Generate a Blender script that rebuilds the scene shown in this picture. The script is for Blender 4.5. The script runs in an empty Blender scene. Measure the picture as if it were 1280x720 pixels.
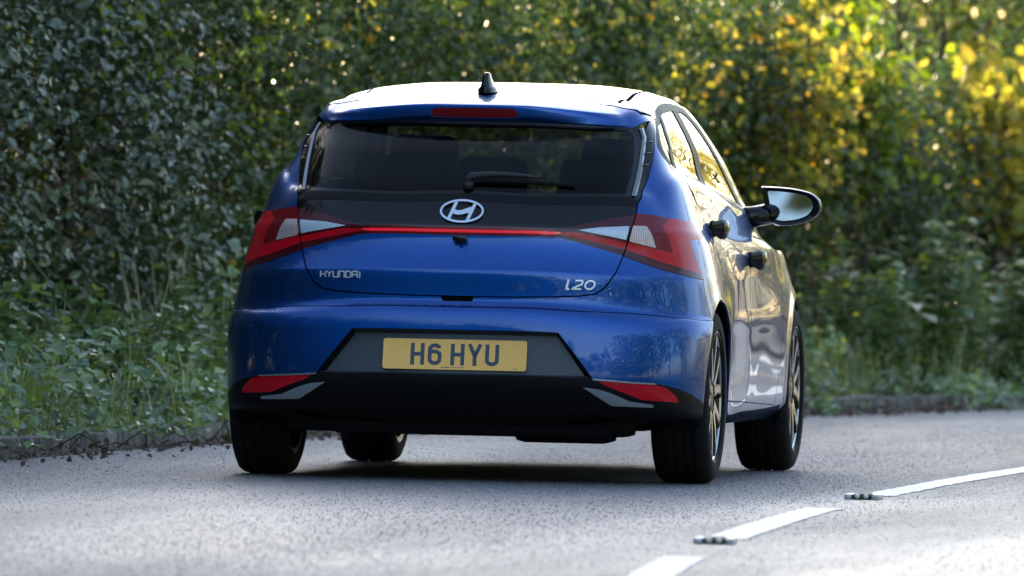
import bpy, bmesh, math, random
import numpy as np
from mathutils import Vector, Matrix
from mathutils.bvhtree import BVHTree
from mathutils.geometry import delaunay_2d_cdt

random.seed(7)
RNG = np.random.default_rng(7)
scene = bpy.context.scene
COL = scene.collection

# ------------------------------------------------------------------ camera
# world: origin on the road under the car's rear axle, +y the way the car drives, +x its right
cam_d = bpy.data.cameras.new("camera")
cam = bpy.data.objects.new("camera", cam_d)
COL.objects.link(cam)
scene.camera = cam
CAM = (6.0652, -43.392, 0.9663)
YAW, PITCH, ROLL, FPX = 0.1363, -0.0062, 0.0203, 15064.0
fw = Vector((-math.sin(YAW), math.cos(YAW), 0)); rt = Vector((math.cos(YAW), math.sin(YAW), 0)); up = Vector((0, 0, 1))
fw2 = fw * math.cos(PITCH) + up * math.sin(PITCH); up2 = up * math.cos(PITCH) - fw * math.sin(PITCH)
rt3 = rt * math.cos(ROLL) + up2 * math.sin(ROLL); up3 = up2 * math.cos(ROLL) - rt * math.sin(ROLL)
R3 = Matrix((rt3, up3, -fw2)).transposed()
cam.matrix_world = Matrix.Translation(CAM) @ R3.to_4x4()
cam_d.sensor_width = 36.0
cam_d.lens = FPX / 1280.0 * 36.0
cam_d.clip_start = 1.0
cam_d.clip_end = 3000.0
cam_d.dof.use_dof = True
cam_d.dof.focus_distance = 43.3
cam_d.dof.aperture_fstop = 6.8

# ------------------------------------------------------------------ light
SUN_EL, SUN_AZ = math.radians(17), math.radians(-38)      # azimuth from +y, negative = to the left
sun_dir = Vector((math.sin(SUN_AZ) * math.cos(SUN_EL), math.cos(SUN_AZ) * math.cos(SUN_EL), math.sin(SUN_EL)))
sd = bpy.data.lights.new("sun", 'SUN'); sd.energy = 5.0; sd.angle = math.radians(0.5); sd.color = (1.0, 0.78, 0.46)
so = bpy.data.objects.new("sun", sd); COL.objects.link(so)
so.rotation_euler = sun_dir.to_track_quat('Z', 'Y').to_euler()
world = bpy.data.worlds.new("World"); scene.world = world; world.use_nodes = True
wn, wl = world.node_tree.nodes, world.node_tree.links
bg = wn["Background"]
sky = wn.new("ShaderNodeTexSky"); sky.sky_type = 'NISHITA'; sky.sun_disc = False
sky.sun_elevation = SUN_EL; sky.sun_rotation = SUN_AZ
sky.air_density = 1.0; sky.dust_density = 2.2; sky.ozone_density = 1.0
# broken cloud over the clear sky
wtc = wn.new("ShaderNodeTexCoord"); wmp = wn.new("ShaderNodeMapping"); wmp.inputs["Scale"].default_value = (1, 1, 2.6)
wno = wn.new("ShaderNodeTexNoise"); wno.inputs["Scale"].default_value = 2.3; wno.inputs["Detail"].default_value = 8; wno.inputs["Roughness"].default_value = .55
wl.new(wtc.outputs["Generated"], wmp.inputs[0]); wl.new(wmp.outputs[0], wno.inputs["Vector"])
wmr = wn.new("ShaderNodeMapRange"); wmr.inputs[1].default_value = .56; wmr.inputs[2].default_value = .74; wmr.inputs[3].default_value = 0; wmr.inputs[4].default_value = .8
wl.new(wno.outputs[0], wmr.inputs[0])
wbw = wn.new("ShaderNodeRGBToBW"); wl.new(sky.outputs[0], wbw.inputs[0])
wcl = wn.new("ShaderNodeVectorMath"); wcl.operation = 'SCALE'; wcl.inputs[0].default_value = (1.2, 1.2, 1.25); wl.new(wbw.outputs[0], wcl.inputs["Scale"])
wmx = wn.new("ShaderNodeMix"); wmx.data_type = 'RGBA'; wl.new(wmr.outputs[0], wmx.inputs[0]); wl.new(sky.outputs[0], wmx.inputs[6]); wl.new(wcl.outputs[0], wmx.inputs[7])
wl.new(wmx.outputs[2], bg.inputs[0]); bg.inputs[1].default_value = 0.15
scene.view_settings.view_transform = 'Standard'
scene.view_settings.look = 'None'
scene.view_settings.exposure = 2.05
scene.view_settings.gamma = 1.0
scene.cycles.use_denoising = True
scene.cycles.max_bounces = 8
scene.cycles.transparent_max_bounces = 12
scene.cycles.sample_clamp_indirect = 8.0

# ------------------------------------------------------------------ helpers
def node_mat(name):
    m = bpy.data.materials.new(name); m.use_nodes = True
    return m, m.node_tree.nodes, m.node_tree.links, m.node_tree.nodes["Principled BSDF"]

def simple_mat(name, col, rough=0.5, metal=0.0, coat=0.0, spec=0.5, noise=0.0, nscale=60.0, bump=0.0, coat_rough=0.03):
    m, n, l, p = node_mat(name)
    p.inputs["Roughness"].default_value = rough; p.inputs["Metallic"].default_value = metal
    p.inputs["Coat Weight"].default_value = coat; p.inputs["Coat Roughness"].default_value = coat_rough
    p.inputs["Specular IOR Level"].default_value = spec
    p.inputs["Base Color"].default_value = (*col, 1)
    if noise > 0 or bump > 0:
        tc = n.new("ShaderNodeTexCoord"); t = n.new("ShaderNodeTexNoise"); t.inputs["Scale"].default_value = nscale; t.inputs["Detail"].default_value = 6
        l.new(tc.outputs["Object"], t.inputs["Vector"])
        if noise > 0:
            mr = n.new("ShaderNodeMapRange"); mr.inputs[1].default_value = 0.3; mr.inputs[2].default_value = 0.7
            mr.inputs[3].default_value = 1 - noise; mr.inputs[4].default_value = 1 + noise
            l.new(t.outputs[0], mr.inputs[0])
            vm = n.new("ShaderNodeVectorMath"); vm.operation = 'SCALE'; vm.inputs[0].default_value = col
            l.new(mr.outputs[0], vm.inputs["Scale"]); l.new(vm.outputs[0], p.inputs["Base Color"])
        if bump > 0:
            b = n.new("ShaderNodeBump"); b.inputs["Strength"].default_value = 1.0; b.inputs["Distance"].default_value = bump
            l.new(t.outputs[0], b.inputs["Height"]); l.new(b.outputs[0], p.inputs["Normal"])
    return m

def link(o, parent=None):
    COL.objects.link(o)
    if parent is not None: o.parent = parent
    return o

def mesh_np(name, V, F, mat, parent=None, smooth=False, loopn=None):
    """V (n,3) array, F list/array of index tuples"""
    me = bpy.data.meshes.new(name)
    me.from_pydata([tuple(v) for v in np.asarray(V, float)], [], [tuple(int(i) for i in f) for f in F])
    if mat is not None: me.materials.append(mat)
    if smooth: me.polygons.foreach_set("use_smooth", [True] * len(me.polygons))
    if loopn is not None: me.normals_split_custom_set([tuple(x) for x in loopn])
    me.update()
    return link(bpy.data.objects.new(name, me), parent)

def tag(o, label=None, cat=None, group=None, kind=None):
    if label: o['label'] = label
    if cat: o['category'] = cat
    if group: o['group'] = group
    if kind: o['kind'] = kind
    return o

def empty(name, loc=(0, 0, 0), rz=0.0, parent=None):
    o = bpy.data.objects.new(name, None); o.empty_display_size = 0.1
    o.location = loc; o.rotation_euler = (0, 0, rz)
    return link(o, parent)

class MB:
    """collects primitive shapes into one mesh"""
    def __init__(s): s.v = []; s.f = []
    def add(s, V, F):
        b = len(s.v); s.v += [tuple(map(float, p)) for p in V]; s.f += [tuple(b + i for i in f) for f in F]
    def box(s, c, d, rot=None, bev=0.0):
        bm = bmesh.new(); bmesh.ops.create_cube(bm, size=1.0)
        bmesh.ops.scale(bm, vec=d, verts=bm.verts)
        if bev > 0: bmesh.ops.bevel(bm, geom=list(bm.edges), offset=bev, segments=2, profile=0.6, affect='EDGES')
        M = Matrix.Translation(c) @ (rot.to_4x4() if rot is not None else Matrix.Identity(4))
        bm.transform(M); s.bm(bm)
    def bm(s, bm):
        bm.verts.ensure_lookup_table()
        s.add([v.co for v in bm.verts], [[v.index for v in f.verts] for f in bm.faces]); bm.free()
    def tube(s, pts, rad, n=10, cap=True):
        pts = [Vector(p) for p in pts]
        rad = rad if isinstance(rad, (list, tuple)) else [rad] * len(pts)
        V, F = [], []; ref = None
        for i, p in enumerate(pts):
            d = (pts[min(i + 1, len(pts) - 1)] - pts[max(i - 1, 0)]).normalized()
            if ref is None: ref = Vector((0, 0, 1)) if abs(d.z) < .9 else Vector((1, 0, 0))
            a = d.cross(ref).normalized(); b = d.cross(a).normalized(); ref = a.cross(d)
            for k in range(n):
                t = 2 * math.pi * k / n; V.append(p + (a * math.cos(t) + b * math.sin(t)) * rad[i])
        for i in range(len(pts) - 1):
            for k in range(n): F.append((i * n + k, i * n + (k + 1) % n, (i + 1) * n + (k + 1) % n, (i + 1) * n + k))
        if cap: F.append(tuple(range(n - 1, -1, -1))); F.append(tuple((len(pts) - 1) * n + k for k in range(n)))
        s.add(V, F)
    def lathe_x(s, prof, n=64, c=(0, 0, 0), closed=False):
        """profile of (x, r) turned round the x axis through c"""
        V, F = [], []; m = len(prof)
        for k in range(n):
            t = 2 * math.pi * k / n
            for x, r in prof: V.append((c[0] + x, c[1] + r * math.cos(t), c[2] + r * math.sin(t)))
        for k in range(n):
            k2 = (k + 1) % n
            for i in range(m if closed else m - 1): F.append((k * m + i, k * m + (i + 1) % m, k2 * m + (i + 1) % m, k2 * m + i))
        s.add(V, F)
    def build(s, name, mat, parent=None, smooth=False, angle=None):
        o = mesh_np(name, s.v, s.f, mat, parent, smooth)
        if angle is not None:
            o.data.polygons.foreach_set("use_smooth", [True] * len(o.data.polygons))
            bm = bmesh.new(); bm.from_mesh(o.data); bmesh.ops.recalc_face_normals(bm, faces=bm.faces)
            for e in bm.edges:
                if len(e.link_faces) == 2 and e.calc_face_angle(0) > math.radians(angle): e.smooth = False
            bm.to_mesh(o.data); bm.free()
        return o

# ------------------------------------------------------------------ car materials
def paint_mat():
    m, n, l, p = node_mat("blue_metallic_paint")
    tc = n.new("ShaderNodeTexCoord"); v = n.new("ShaderNodeTexVoronoi"); v.inputs["Scale"].default_value = 420
    l.new(tc.outputs["Object"], v.inputs["Vector"])
    mx = n.new("ShaderNodeMix"); mx.data_type = 'RGBA'
    mx.inputs[6].default_value = (0.0, 0.052, 0.235, 1); mx.inputs[7].default_value = (0.0, 0.068, 0.30, 1)
    sep = n.new("ShaderNodeSeparateColor"); l.new(v.outputs["Color"], sep.inputs[0]); l.new(sep.outputs[0], mx.inputs[0])
    l.new(mx.outputs[2], p.inputs["Base Color"])
    p.inputs["Metallic"].default_value = 0.9; p.inputs["Roughness"].default_value = 0.40
    p.inputs["Coat Weight"].default_value = 1.0; p.inputs["Coat Roughness"].default_value = 0.015; p.inputs["Coat IOR"].default_value = 1.45; p.inputs["Specular IOR Level"].default_value = .2
    return m
M_PAINT = paint_mat()
M_GLOSS = simple_mat("gloss_black_plastic", (0.005, 0.005, 0.006), 0.07, spec=.35)
M_SATIN = simple_mat("satin_black_plastic", (0.0028, 0.0026, 0.003), 0.5, spec=.2, noise=.2, nscale=300)
M_FIN = simple_mat("grey_side_blade", (0.16, 0.18, 0.20), 0.22, metal=.4, coat=.5)
M_FRAME = simple_mat("window_frame_black", (0.008, 0.007, 0.007), 0.5, spec=.18)
M_PLAST = simple_mat("grained_black_plastic", (0.012, 0.012, 0.013), 0.6, noise=.25, nscale=500, bump=.0004)
M_GREY = simple_mat("grey_plastic", (0.034, 0.044, 0.056), 0.42, noise=.12, nscale=400, bump=.0002)
M_DARK = simple_mat("dark_cavity", (0.004, 0.004, 0.004), 0.9, spec=0.1)
M_RUBBER = simple_mat("tyre_rubber", (0.0065, 0.006, 0.006), 0.85, spec=0.25, noise=.4, nscale=40, bump=.0006)
M_CHROME = simple_mat("chrome", (0.72, 0.74, 0.77), 0.10, metal=1.0)
M_ALLOY = simple_mat("machined_alloy", (0.36, 0.39, 0.43), 0.25, metal=1.0)
M_ALLOYD = simple_mat("dark_alloy", (0.03, 0.032, 0.036), 0.35, metal=.4)
M_STEEL = simple_mat("dull_steel", (0.28, 0.27, 0.26), 0.45, metal=.9, noise=.3, nscale=80)
M_SILVER = simple_mat("silver_trim", (0.34, 0.37, 0.40), 0.2, metal=.6, coat=.5)
M_REDL = simple_mat("red_lens", (0.52, 0.002, 0.012), 0.22, coat=.25, spec=.3)
M_REDD = simple_mat("dark_red_lens", (0.16, 0.002, 0.009), 0.22, coat=.3, spec=.3)
M_BRAKE = simple_mat("brake_light_lens", (0.14, 0.001, 0.005), 0.4, spec=.2)
M_BADGE = simple_mat("badge_chrome", (0.72, 0.73, 0.76), 0.30, metal=.55, coat=.5)
M_REDS = simple_mat("smoked_red_lens", (0.060, 0.0015, 0.006), 0.22, coat=.3, spec=.3)
M_SEAT = simple_mat("seat_fabric", (0.012, 0.012, 0.014), 0.85, noise=.3, nscale=200)
M_YEL = simple_mat("yellow_plate", (1.0, 0.54, 0.10), 0.5, noise=.05, nscale=90, coat=.2)
M_INK = simple_mat("plate_lettering", (0.035, 0.055, 0.085), 0.45)
M_MIRROR = simple_mat("mirror_glass", (0.20, 0.235, 0.27), 0.01, metal=1.0)

def ribbed_lens(name, c1, c2, scale):
    m, n, l, p = node_mat(name)
    tc = n.new("ShaderNodeTexCoord"); w = n.new("ShaderNodeTexWave"); w.bands_direction = 'X'; w.inputs["Scale"].default_value = scale; w.inputs["Distortion"].default_value = 1.0
    l.new(tc.outputs["Object"], w.inputs["Vector"])
    mx = n.new("ShaderNodeMix"); mx.data_type = 'RGBA'; mx.inputs[6].default_value = (*c1, 1); mx.inputs[7].default_value = (*c2, 1)
    l.new(w.outputs[1], mx.inputs[0]); l.new(mx.outputs[2], p.inputs["Base Color"])
    p.inputs["Roughness"].default_value = 0.25; p.inputs["Coat Weight"].default_value = 1.0; p.inputs["Metallic"].default_value = .25
    b = n.new("ShaderNodeBump"); b.inputs["Distance"].default_value = .0008; l.new(w.outputs[1], b.inputs["Height"]); l.new(b.outputs[0], p.inputs["Normal"])
    return m
M_CLEAR = ribbed_lens("clear_lens", (0.62, 0.72, 0.80), (0.34, 0.42, 0.50), 55)
M_AMBER = ribbed_lens("indicator_lens", (0.60, 0.52, 0.50), (0.42, 0.30, 0.26), 40)

def glow_red():
    m, n, l, p = node_mat("red_bar_added_glow")
    p.inputs["Base Color"].default_value = (0.55, 0.004, 0.015, 1); p.inputs["Roughness"].default_value = .3; p.inputs["Coat Weight"].default_value = 1.0
    p.inputs["Emission Color"].default_value = (1, 0.01, 0.03, 1); p.inputs["Emission Strength"].default_value = 0.10  # weak emission stands in for the bright reflection on the unlit bar
    return m
M_BAR = glow_red()

def glass_mat(name, tint, ior=1.5):
    m, n, l, p = node_mat(name)
    out = n["Material Output"]; n.remove(p)
    tr = n.new("ShaderNodeBsdfTransparent"); tr.inputs[0].default_value = (*tint, 1)
    gl = n.new("ShaderNodeBsdfGlossy"); gl.inputs["Roughness"].default_value = 0.0; gl.inputs[0].default_value = (1, 1, 1, 1)
    fr = n.new("ShaderNodeFresnel"); fr.inputs[0].default_value = ior
    gm = n.new("ShaderNodeNewGeometry"); ml = n.new("ShaderNodeMix"); ml.data_type = 'FLOAT'; ml.inputs[3].default_value = .03   # a thin pane: no total reflection from inside
    l.new(gm.outputs["Backfacing"], ml.inputs[0]); l.new(fr.outputs[0], ml.inputs[2])
    mx = n.new("ShaderNodeMixShader"); l.new(ml.outputs[0], mx.inputs[0]); l.new(tr.outputs[0], mx.inputs[1]); l.new(gl.outputs[0], mx.inputs[2])
    l.new(mx.outputs[0], out.inputs[0])
    return m
M_PRIV = glass_mat("privacy_glass", (0.06, 0.06, 0.06))
M_REAR = glass_mat("rear_glass", (0.27, 0.255, 0.26), 1.25)
M_GLASS = glass_mat("clear_glass", (0.86, 0.88, 0.86))

# ------------------------------------------------------------------ car body surface
# Right half of the body as one surface S(U, V): U runs from the rear centre line round the corner, along the side to
# the front centre line; V runs from the sill up over the shoulder and the glass to the roof's centre line.
def c7(*a):
    return list(a) if len(a) == 7 else [a[0]] * 7
LV = [  # zc, zk, side z(7), yc, y1, n, side half width(7), y1f, yfc, nf, zfc
 (.170, .228, c7(.205), -.500, .10, 4.2, c7(.872, .835, .80, .80, .80, .80, .80), 2.45, 3.30, 2.2, .18),
 (.270, .258, c7(.255, .262, .268, .270, .270, .270, .270), -.622, .10, 4.4, c7(.886, .852, .853, .855, .857, .859, .860), 2.45, 3.38, 2.2, .27),
 (.385, .372, c7(.370), -.664, .10, 4.2, c7(.892, .857, .860, .862, .864, .866, .868), 2.45, 3.42, 2.2, .385),
 (.545, .525, c7(.530), -.655, .10, 4.0, c7(.895, .860, .865, .868, .869, .870, .871), 2.45, 3.43, 2.2, .53),
 (.622, .594, c7(.585), -.638, .10, 3.6, c7(.890, .862, .867, .870, .871, .871, .870), 2.45, 3.425, 2.2, .60),
 (.630, .602, c7(.594), -.624, .10, 3.5, c7(.888, .862, .867, .870, .871, .871, .869), 2.45, 3.42, 2.2, .61),
 (.655, .636, c7(.630), -.607, .10, 3.5, c7(.883, .862, .864, .867, .868, .869, .866), 2.45, 3.41, 2.2, .64),
 (.757, .742, c7(.735), -.603, .10, 3.4, c7(.863, .859, .864, .866, .865, .859, .846), 2.42, 3.38, 2.2, .70),
 (.765, .750, c7(.744), -.597, .10, 3.4, c7(.861, .858, .864, .866, .864, .857, .843), 2.42, 3.37, 2.2, .71),
 (.875, .856, c7(.845), -.553, .10, 3.4, c7(.837, .844, .853, .857, .856, .843, .806), 2.40, 3.33, 2.2, .76),
 (.915, .905, c7(.903, .899, .893, .885, .875, .862, .846), -.550, .10, 3.4, c7(.821, .832, .839, .842, .839, .820, .77), 2.40, 3.22, 2.3, .80),
 (.940, .930, c7(.930, .926, .920, .912, .902, .890, .876), -.540, .10, 3.4, c7(.804, .812, .818, .821, .817, .797, .745), 2.30, 2.98, 2.4, .87),
 (1.008, 1.03, c7(1.098, 1.085, 1.066, 1.044, 1.018, .992, .978), -.500, .10, 3.4, c7(.737, .744, .750, .754, .758, .762, .757), 1.95, 2.48, 2.4, .985),
 (1.036, 1.06, c7(1.128, 1.114, 1.094, 1.072, 1.046, 1.018, 1.0), -.483, .10, 3.4, c7(.705, .708, .711, .714, .721, .734, .740), 1.92, 2.42, 2.4, 1.02),
 (1.170, 1.18, c7(1.222, 1.222, 1.220, 1.215, 1.205, 1.190, 1.18), -.355, .14, 3.6, c7(.662, .666, .668, .668, .668, .668, .666), 1.75, 2.08, 2.5, 1.19),
 (1.295, 1.284, c7(1.312, 1.335, 1.352, 1.358, 1.354, 1.344, 1.330), -.225, .18, 4.2, c7(.614, .607, .599, .594, .594, .597, .600), 1.40, 1.74, 2.8, 1.368),
 (1.303, 1.292, c7(1.332, 1.356, 1.373, 1.379, 1.375, 1.366, 1.352), -.259, .20, 4.0, c7(.598, .590, .582, .578, .578, .581, .583), 1.38, 1.70, 2.8, 1.383),
 (1.352, 1.330, c7(1.360, 1.384, 1.399, 1.405, 1.401, 1.392, 1.378), -.269, .22, 3.6, c7(.574, .567, .560, .556, .555, .556, .556), 1.36, 1.66, 2.8, 1.394),
 (1.357, 1.335, c7(1.363, 1.387, 1.402, 1.408, 1.404, 1.395, 1.381), -.260, .22, 3.6, c7(.562, .556, .550, .547, .546, .546, .546), 1.36, 1.66, 2.8, 1.394),
 (1.386, 1.382, c7(1.396, 1.413, 1.425, 1.430, 1.427, 1.419, 1.408), -.080, .28, 3.0, c7(.455, .458, .460, .461, .461, .458, .450), 1.30, 1.55, 2.8, 1.415),
 (1.426, 1.427, c7(1.432, 1.440, 1.446, 1.448, 1.446, 1.442, 1.438), .300, .50, 2.6, c7(.25), 1.15, 1.38, 2.6, 1.440),
 (1.450, 1.450, c7(1.451), .80, .85, 2.5, c7(.0), .95, 1.0, 2.5, 1.450),
]
NL = len(LV)
UR, US, UF = 1.15, 2.65, 1.0           # nominal lengths of the rear, side and front stretches of U
def spline7(vals, t, clamp=True):
    """cubic through 7 even knots on 0..1, end slopes 0"""
    y = np.asarray(vals, float); h = 1 / 6.
    A = np.zeros((7, 7)); b = np.zeros(7)
    A[0, 0] = A[6, 6] = 1.0
    for i in range(1, 6):
        A[i, i - 1] = A[i, i + 1] = 1; A[i, i] = 4; b[i] = 3 * (y[i + 1] - y[i - 1]) / h
    m = np.linalg.solve(A, b)
    i = np.clip((t / h).astype(int), 0, 5); s = (t - i * h) / h
    return ((1 + 2 * s) * (1 - s) ** 2 * y[i] + s * (1 - s) ** 2 * h * m[i] + s * s * (3 - 2 * s) * y[i + 1] + s * s * (s - 1) * h * m[i + 1])

def sstep(a, b, x):
    t = np.clip((x - a) / (b - a), 0, 1); return t * t * (3 - 2 * t)

def level_pts(L, U):
    zc, zk, zs, yc, y1, n, ws, y1f, yfc, nf, zfc = L
    U = np.asarray(U, float); out = np.zeros((len(U), 3))
    r = U < UR; f = U > UR + US; s = ~(r | f)
    t = np.sin(np.clip(U[r] / UR, 0, 1) * math.pi / 2)
    out[r, 0] = ws[0] * t
    out[r, 1] = y1 - (y1 - yc) * np.clip(1 - t ** n, 0, 1) ** (1 / n)
    a = sstep(.25, .92, t); b = sstep(.90, 1.0, t)
    out[r, 2] = zc * (1 - a) + a * (zk * (1 - b) + zs[0] * b)
    t = np.clip((U[s] - UR) / US, 0, 1)
    out[s, 0] = spline7(ws, t); out[s, 1] = y1 + (y1f - y1) * t; out[s, 2] = spline7(zs, t)
    t = np.sin(np.clip(1 - (U[f] - UR - US) / UF, 0, 1) * math.pi / 2)
    out[f, 0] = ws[6] * t; out[f, 1] = y1f + (yfc - y1f) * np.clip(1 - t ** nf, 0, 1) ** (1 / nf)
    a = sstep(.2, 1.0, t); out[f, 2] = zfc * (1 - a) + a * zs[6]
    return out

_k = np.stack([level_pts(L, [0.0, .6, UR + .9]) for L in LV])
VK = np.concatenate([[0], np.cumsum(np.maximum(np.linalg.norm(np.diff(_k, axis=0), axis=2).mean(1), .006))])

def S0(U, V):
    U = np.asarray(U, float); V = np.clip(np.asarray(V, float), 0, VK[-1])
    Y = np.stack([level_pts(L, U) for L in LV], 1)           # n, NL, 3
    h = np.diff(VK)[None, :, None]; d = np.diff(Y, axis=1) / h
    m = np.zeros_like(Y)
    w1 = 2 * h[:, 1:] + h[:, :-1]; w2 = h[:, 1:] + 2 * h[:, :-1]
    same = d[:, 1:] * d[:, :-1] > 0
    with np.errstate(divide='ignore', invalid='ignore'):
        mm = (w1 + w2) / (w1 / d[:, :-1] + w2 / d[:, 1:])
    m[:, 1:-1] = np.where(same, mm, 0)
    m[:, 0] = d[:, 0]; m[:, -1] = d[:, -1]
    i = np.clip(np.searchsorted(VK, V, side='right') - 1, 0, NL - 2); a = np.arange(len(U))
    hh = (VK[i + 1] - VK[i])[:, None]; s = ((V - VK[i])[:, None]) / hh
    return ((1 + 2 * s) * (1 - s) ** 2 * Y[a, i] + s * (1 - s) ** 2 * hh * m[a, i] + s * s * (3 - 2 * s) * Y[a, i + 1] + s * s * (s - 1) * hh * m[a, i + 1])

WR = 0.316                                  # tyre radius
AX_F, ARCH = 2.58, 0.352                    # front axle, arch radius
def relief(P):
    """creases and hollows pressed into the flanks"""
    x, y, z = P[:, 0], P[:, 1], P[:, 2]
    side = sstep(.74, .82, x) * (1 - sstep(.86, .92, z))
    dx = np.zeros(len(x))
    for ya in (0.0, AX_F):                                              # arch lips
        r = np.hypot(y - ya, z - WR); dx += (.003 if ya == 0.0 else .007) * np.exp(-((r - ARCH - .006) / .030) ** 2) * (z > .2)
    door = sstep(.45, .8, y) * (1 - sstep(1.85, 2.15, y))
    dx -= .0 * door * np.exp(-((z - .44) / .085) ** 2)                # scoop above the sill
    dx += .004 * np.exp(-((y + .02) / .30) ** 2) * np.exp(-((z - .80) / .13) ** 2)   # haunch
    return dx * side

def S(U, V):
    P = S0(U, V); P[:, 0] += relief(P); return P

def SN(U, V):
    e = 1e-3
    a = S(np.minimum(U + e, UR + US + UF), V) - S(np.maximum(U - e, 0), V)
    b = S(U, V + e) - S(U, V - e)
    N = np.cross(a, b); N /= np.maximum(np.linalg.norm(N, axis=1), 1e-9)[:, None]
    c = np.abs(U) < 1e-6
    N[c, 0] = 0
    return N

# grid rows follow the level lines so that every crease has its own vertices
_us = np.concatenate([np.linspace(0, UR, 44), np.linspace(UR, UR + US, 96)[1:], np.linspace(UR + US, UR + US + UF, 18)[1:]])
_vs = []
for i in range(NL - 1):
    k = max(1, int(round((VK[i + 1] - VK[i]) / .019))); _vs += list(np.linspace(VK[i], VK[i + 1], k, endpoint=False))
_vs = np.array(_vs + [VK[-1]])
GU, GV = np.meshgrid(_us, _vs)              # rows = v
GP = S(GU.ravel(), GV.ravel())
nu, nv = len(_us), len(_vs)
_gf = [(j * nu + i, j * nu + i + 1, (j + 1) * nu + i + 1, (j + 1) * nu + i) for j in range(nv - 1) for i in range(nu - 1)]
_bvh = BVHTree.FromPolygons([Vector(p) for p in GP], [t for f in _gf for t in ((f[0], f[1], f[2]), (f[0], f[2], f[3]))])

def uv_hit(o, d):
    loc, nor, idx, dist = _bvh.ray_cast(Vector(o), Vector(d))
    if loc is None: return None
    f = _gf[idx // 2]; tri = (f[0], f[1], f[2]) if idx % 2 == 0 else (f[0], f[2], f[3])
    a, b, c = (Vector(GP[i]) for i in tri)
    v0, v1, v2 = b - a, c - a, loc - a
    d00, d01, d11, d20, d21 = v0.dot(v0), v0.dot(v1), v1.dot(v1), v2.dot(v0), v2.dot(v1)
    den = d00 * d11 - d01 * d01 or 1e-12
    bb = (d11 * d20 - d01 * d21) / den; cc = (d00 * d21 - d01 * d20) / den; aa = 1 - bb - cc
    gu, gv = GU.ravel(), GV.ravel()
    return (aa * gu[tri[0]] + bb * gu[tri[1]] + cc * gu[tri[2]], aa * gv[tri[0]] + bb * gv[tri[1]] + cc * gv[tri[2]])

def RZ(x, z):                                # seen square on from behind
    h = uv_hit((max(x, 1e-4), -4, z), (0, 1, 0))
    if h is None: raise ValueError(f"rear miss {x:.3f} {z:.3f}")
    return (0.0, h[1]) if x <= 1e-4 else h
def SZ(y, z):                                # seen square on from the right
    h = uv_hit((4, y, z), (-1, 0, 0))
    if h is None: raise ValueError(f"side miss {y:.3f} {z:.3f}")
    return h

# ------------------------------------------------------------------ cutting the body into panels
def pts(*spec):
    """('R', x, z) hit from behind, ('S', y, z) hit from the side, ('U', u, v) directly; edges are followed across the surface"""
    out = []
    for k, a, b in spec:
        out.append(RZ(a, b) if k == 'R' else SZ(a, b) if k == 'S' else (a, b))
    return out
def dense(poly, closed=True, step=.02):
    out = []; n = len(poly)
    for i in range(n if closed else n - 1):
        a, b = np.array(poly[i]), np.array(poly[(i + 1) % n]); k = max(1, int(np.linalg.norm(b - a) / step))
        for j in range(k): out.append(tuple(a + (b - a) * j / k))
    if not closed: out.append(tuple(poly[-1]))
    return out
def rnd(poly, r=.012, closed=True, n=4):
    """rounds the corners of a polygon or polyline"""
    P = [np.array(p, float) for p in poly]; m = len(P); out = []
    for i in range(m):
        if not closed and i in (0, m - 1): out.append(tuple(P[i])); continue
        a, b, c = P[i - 1], P[i], P[(i + 1) % m]
        la, lc = np.linalg.norm(a - b), np.linalg.norm(c - b); q = min(r, la * .45, lc * .45)
        p0, p1 = b + (a - b) / max(la, 1e-9) * q, b + (c - b) / max(lc, 1e-9) * q
        for j in range(n + 1):
            t = j / n; out.append(tuple((1 - t) ** 2 * p0 + 2 * t * (1 - t) * b + t * t * p1))
    return out
def strip(line, w):
    """polyline -> thin closed polygon"""
    L = [np.array(p, float) for p in dense(line, False, .015)]
    A, B = [], []
    for i, p in enumerate(L):
        d = L[min(i + 1, len(L) - 1)] - L[max(i - 1, 0)]; d /= max(np.linalg.norm(d), 1e-9); n = np.array([-d[1], d[0]])
        A.append(tuple(p + n * w)); B.append(tuple(p - n * w))
    return A + B[::-1]
R, Q, UVp = 'R', 'S', 'U'

tail_line = pts((R, 0, .665), (R, .196, .666), (R, .342, .669), (R, .44, .675), (R, .495, .683), (R, .530, .708), (R, .561, .757), (R, .582, .82), (R, .601, .90), (R, .617, .974),
                (R, .617, 1.009), (R, .626, 1.052), (R, .638, 1.11), (R, .643, 1.155), (R, .642, 1.201), (R, .633, 1.257), (R, .612, 1.312), (Q, .27, 1.347))
seam_line = pts((R, 0, 1.387), (R, .15, 1.386), (R, .282, 1.382), (R, .40, 1.373), (R, .471, 1.364), (R, .53, 1.352), (R, .577, 1.338), (Q, .12, 1.330))
crease_line = pts((R, 0, .627), (R, .37, .623), (R, .598, .618), (R, .72, .610), (R, .80, .601), (Q, -.36, .596), (Q, -.26, .594), (Q, -.20, .592))
bq_line = pts((Q, -.235, .745), (Q, -.25, .68), (Q, -.235, .61), (Q, -.20, .58))
rcut = pts((Q, .02, 1.128), (Q, .10, 1.02), (Q, .16, .93), (Q, .20, .82), (Q, .24, .76), (Q, .268, .70), (Q, .262, .63), (Q, .235, .57))
bcut = pts((Q, .83, 1.07), (Q, .93, .98), (Q, 1.0, .86), (Q, 1.03, .75), (Q, 1.035, .654), (Q, 1.05, .58), (Q, 1.06, .45), (Q, 1.03, .285))
fcut = pts((Q, 1.93, .99), (Q, 2.01, .90), (Q, 2.07, .80), (Q, 2.085, .70), (Q, 2.075, .64), (Q, 2.06, .54), (Q, 2.03, .43), (Q, 1.95, .265))
sill_line = pts((Q, .36, .297), (Q, .8, .288), (Q, 1.4, .274), (Q, 1.96, .262))
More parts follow.
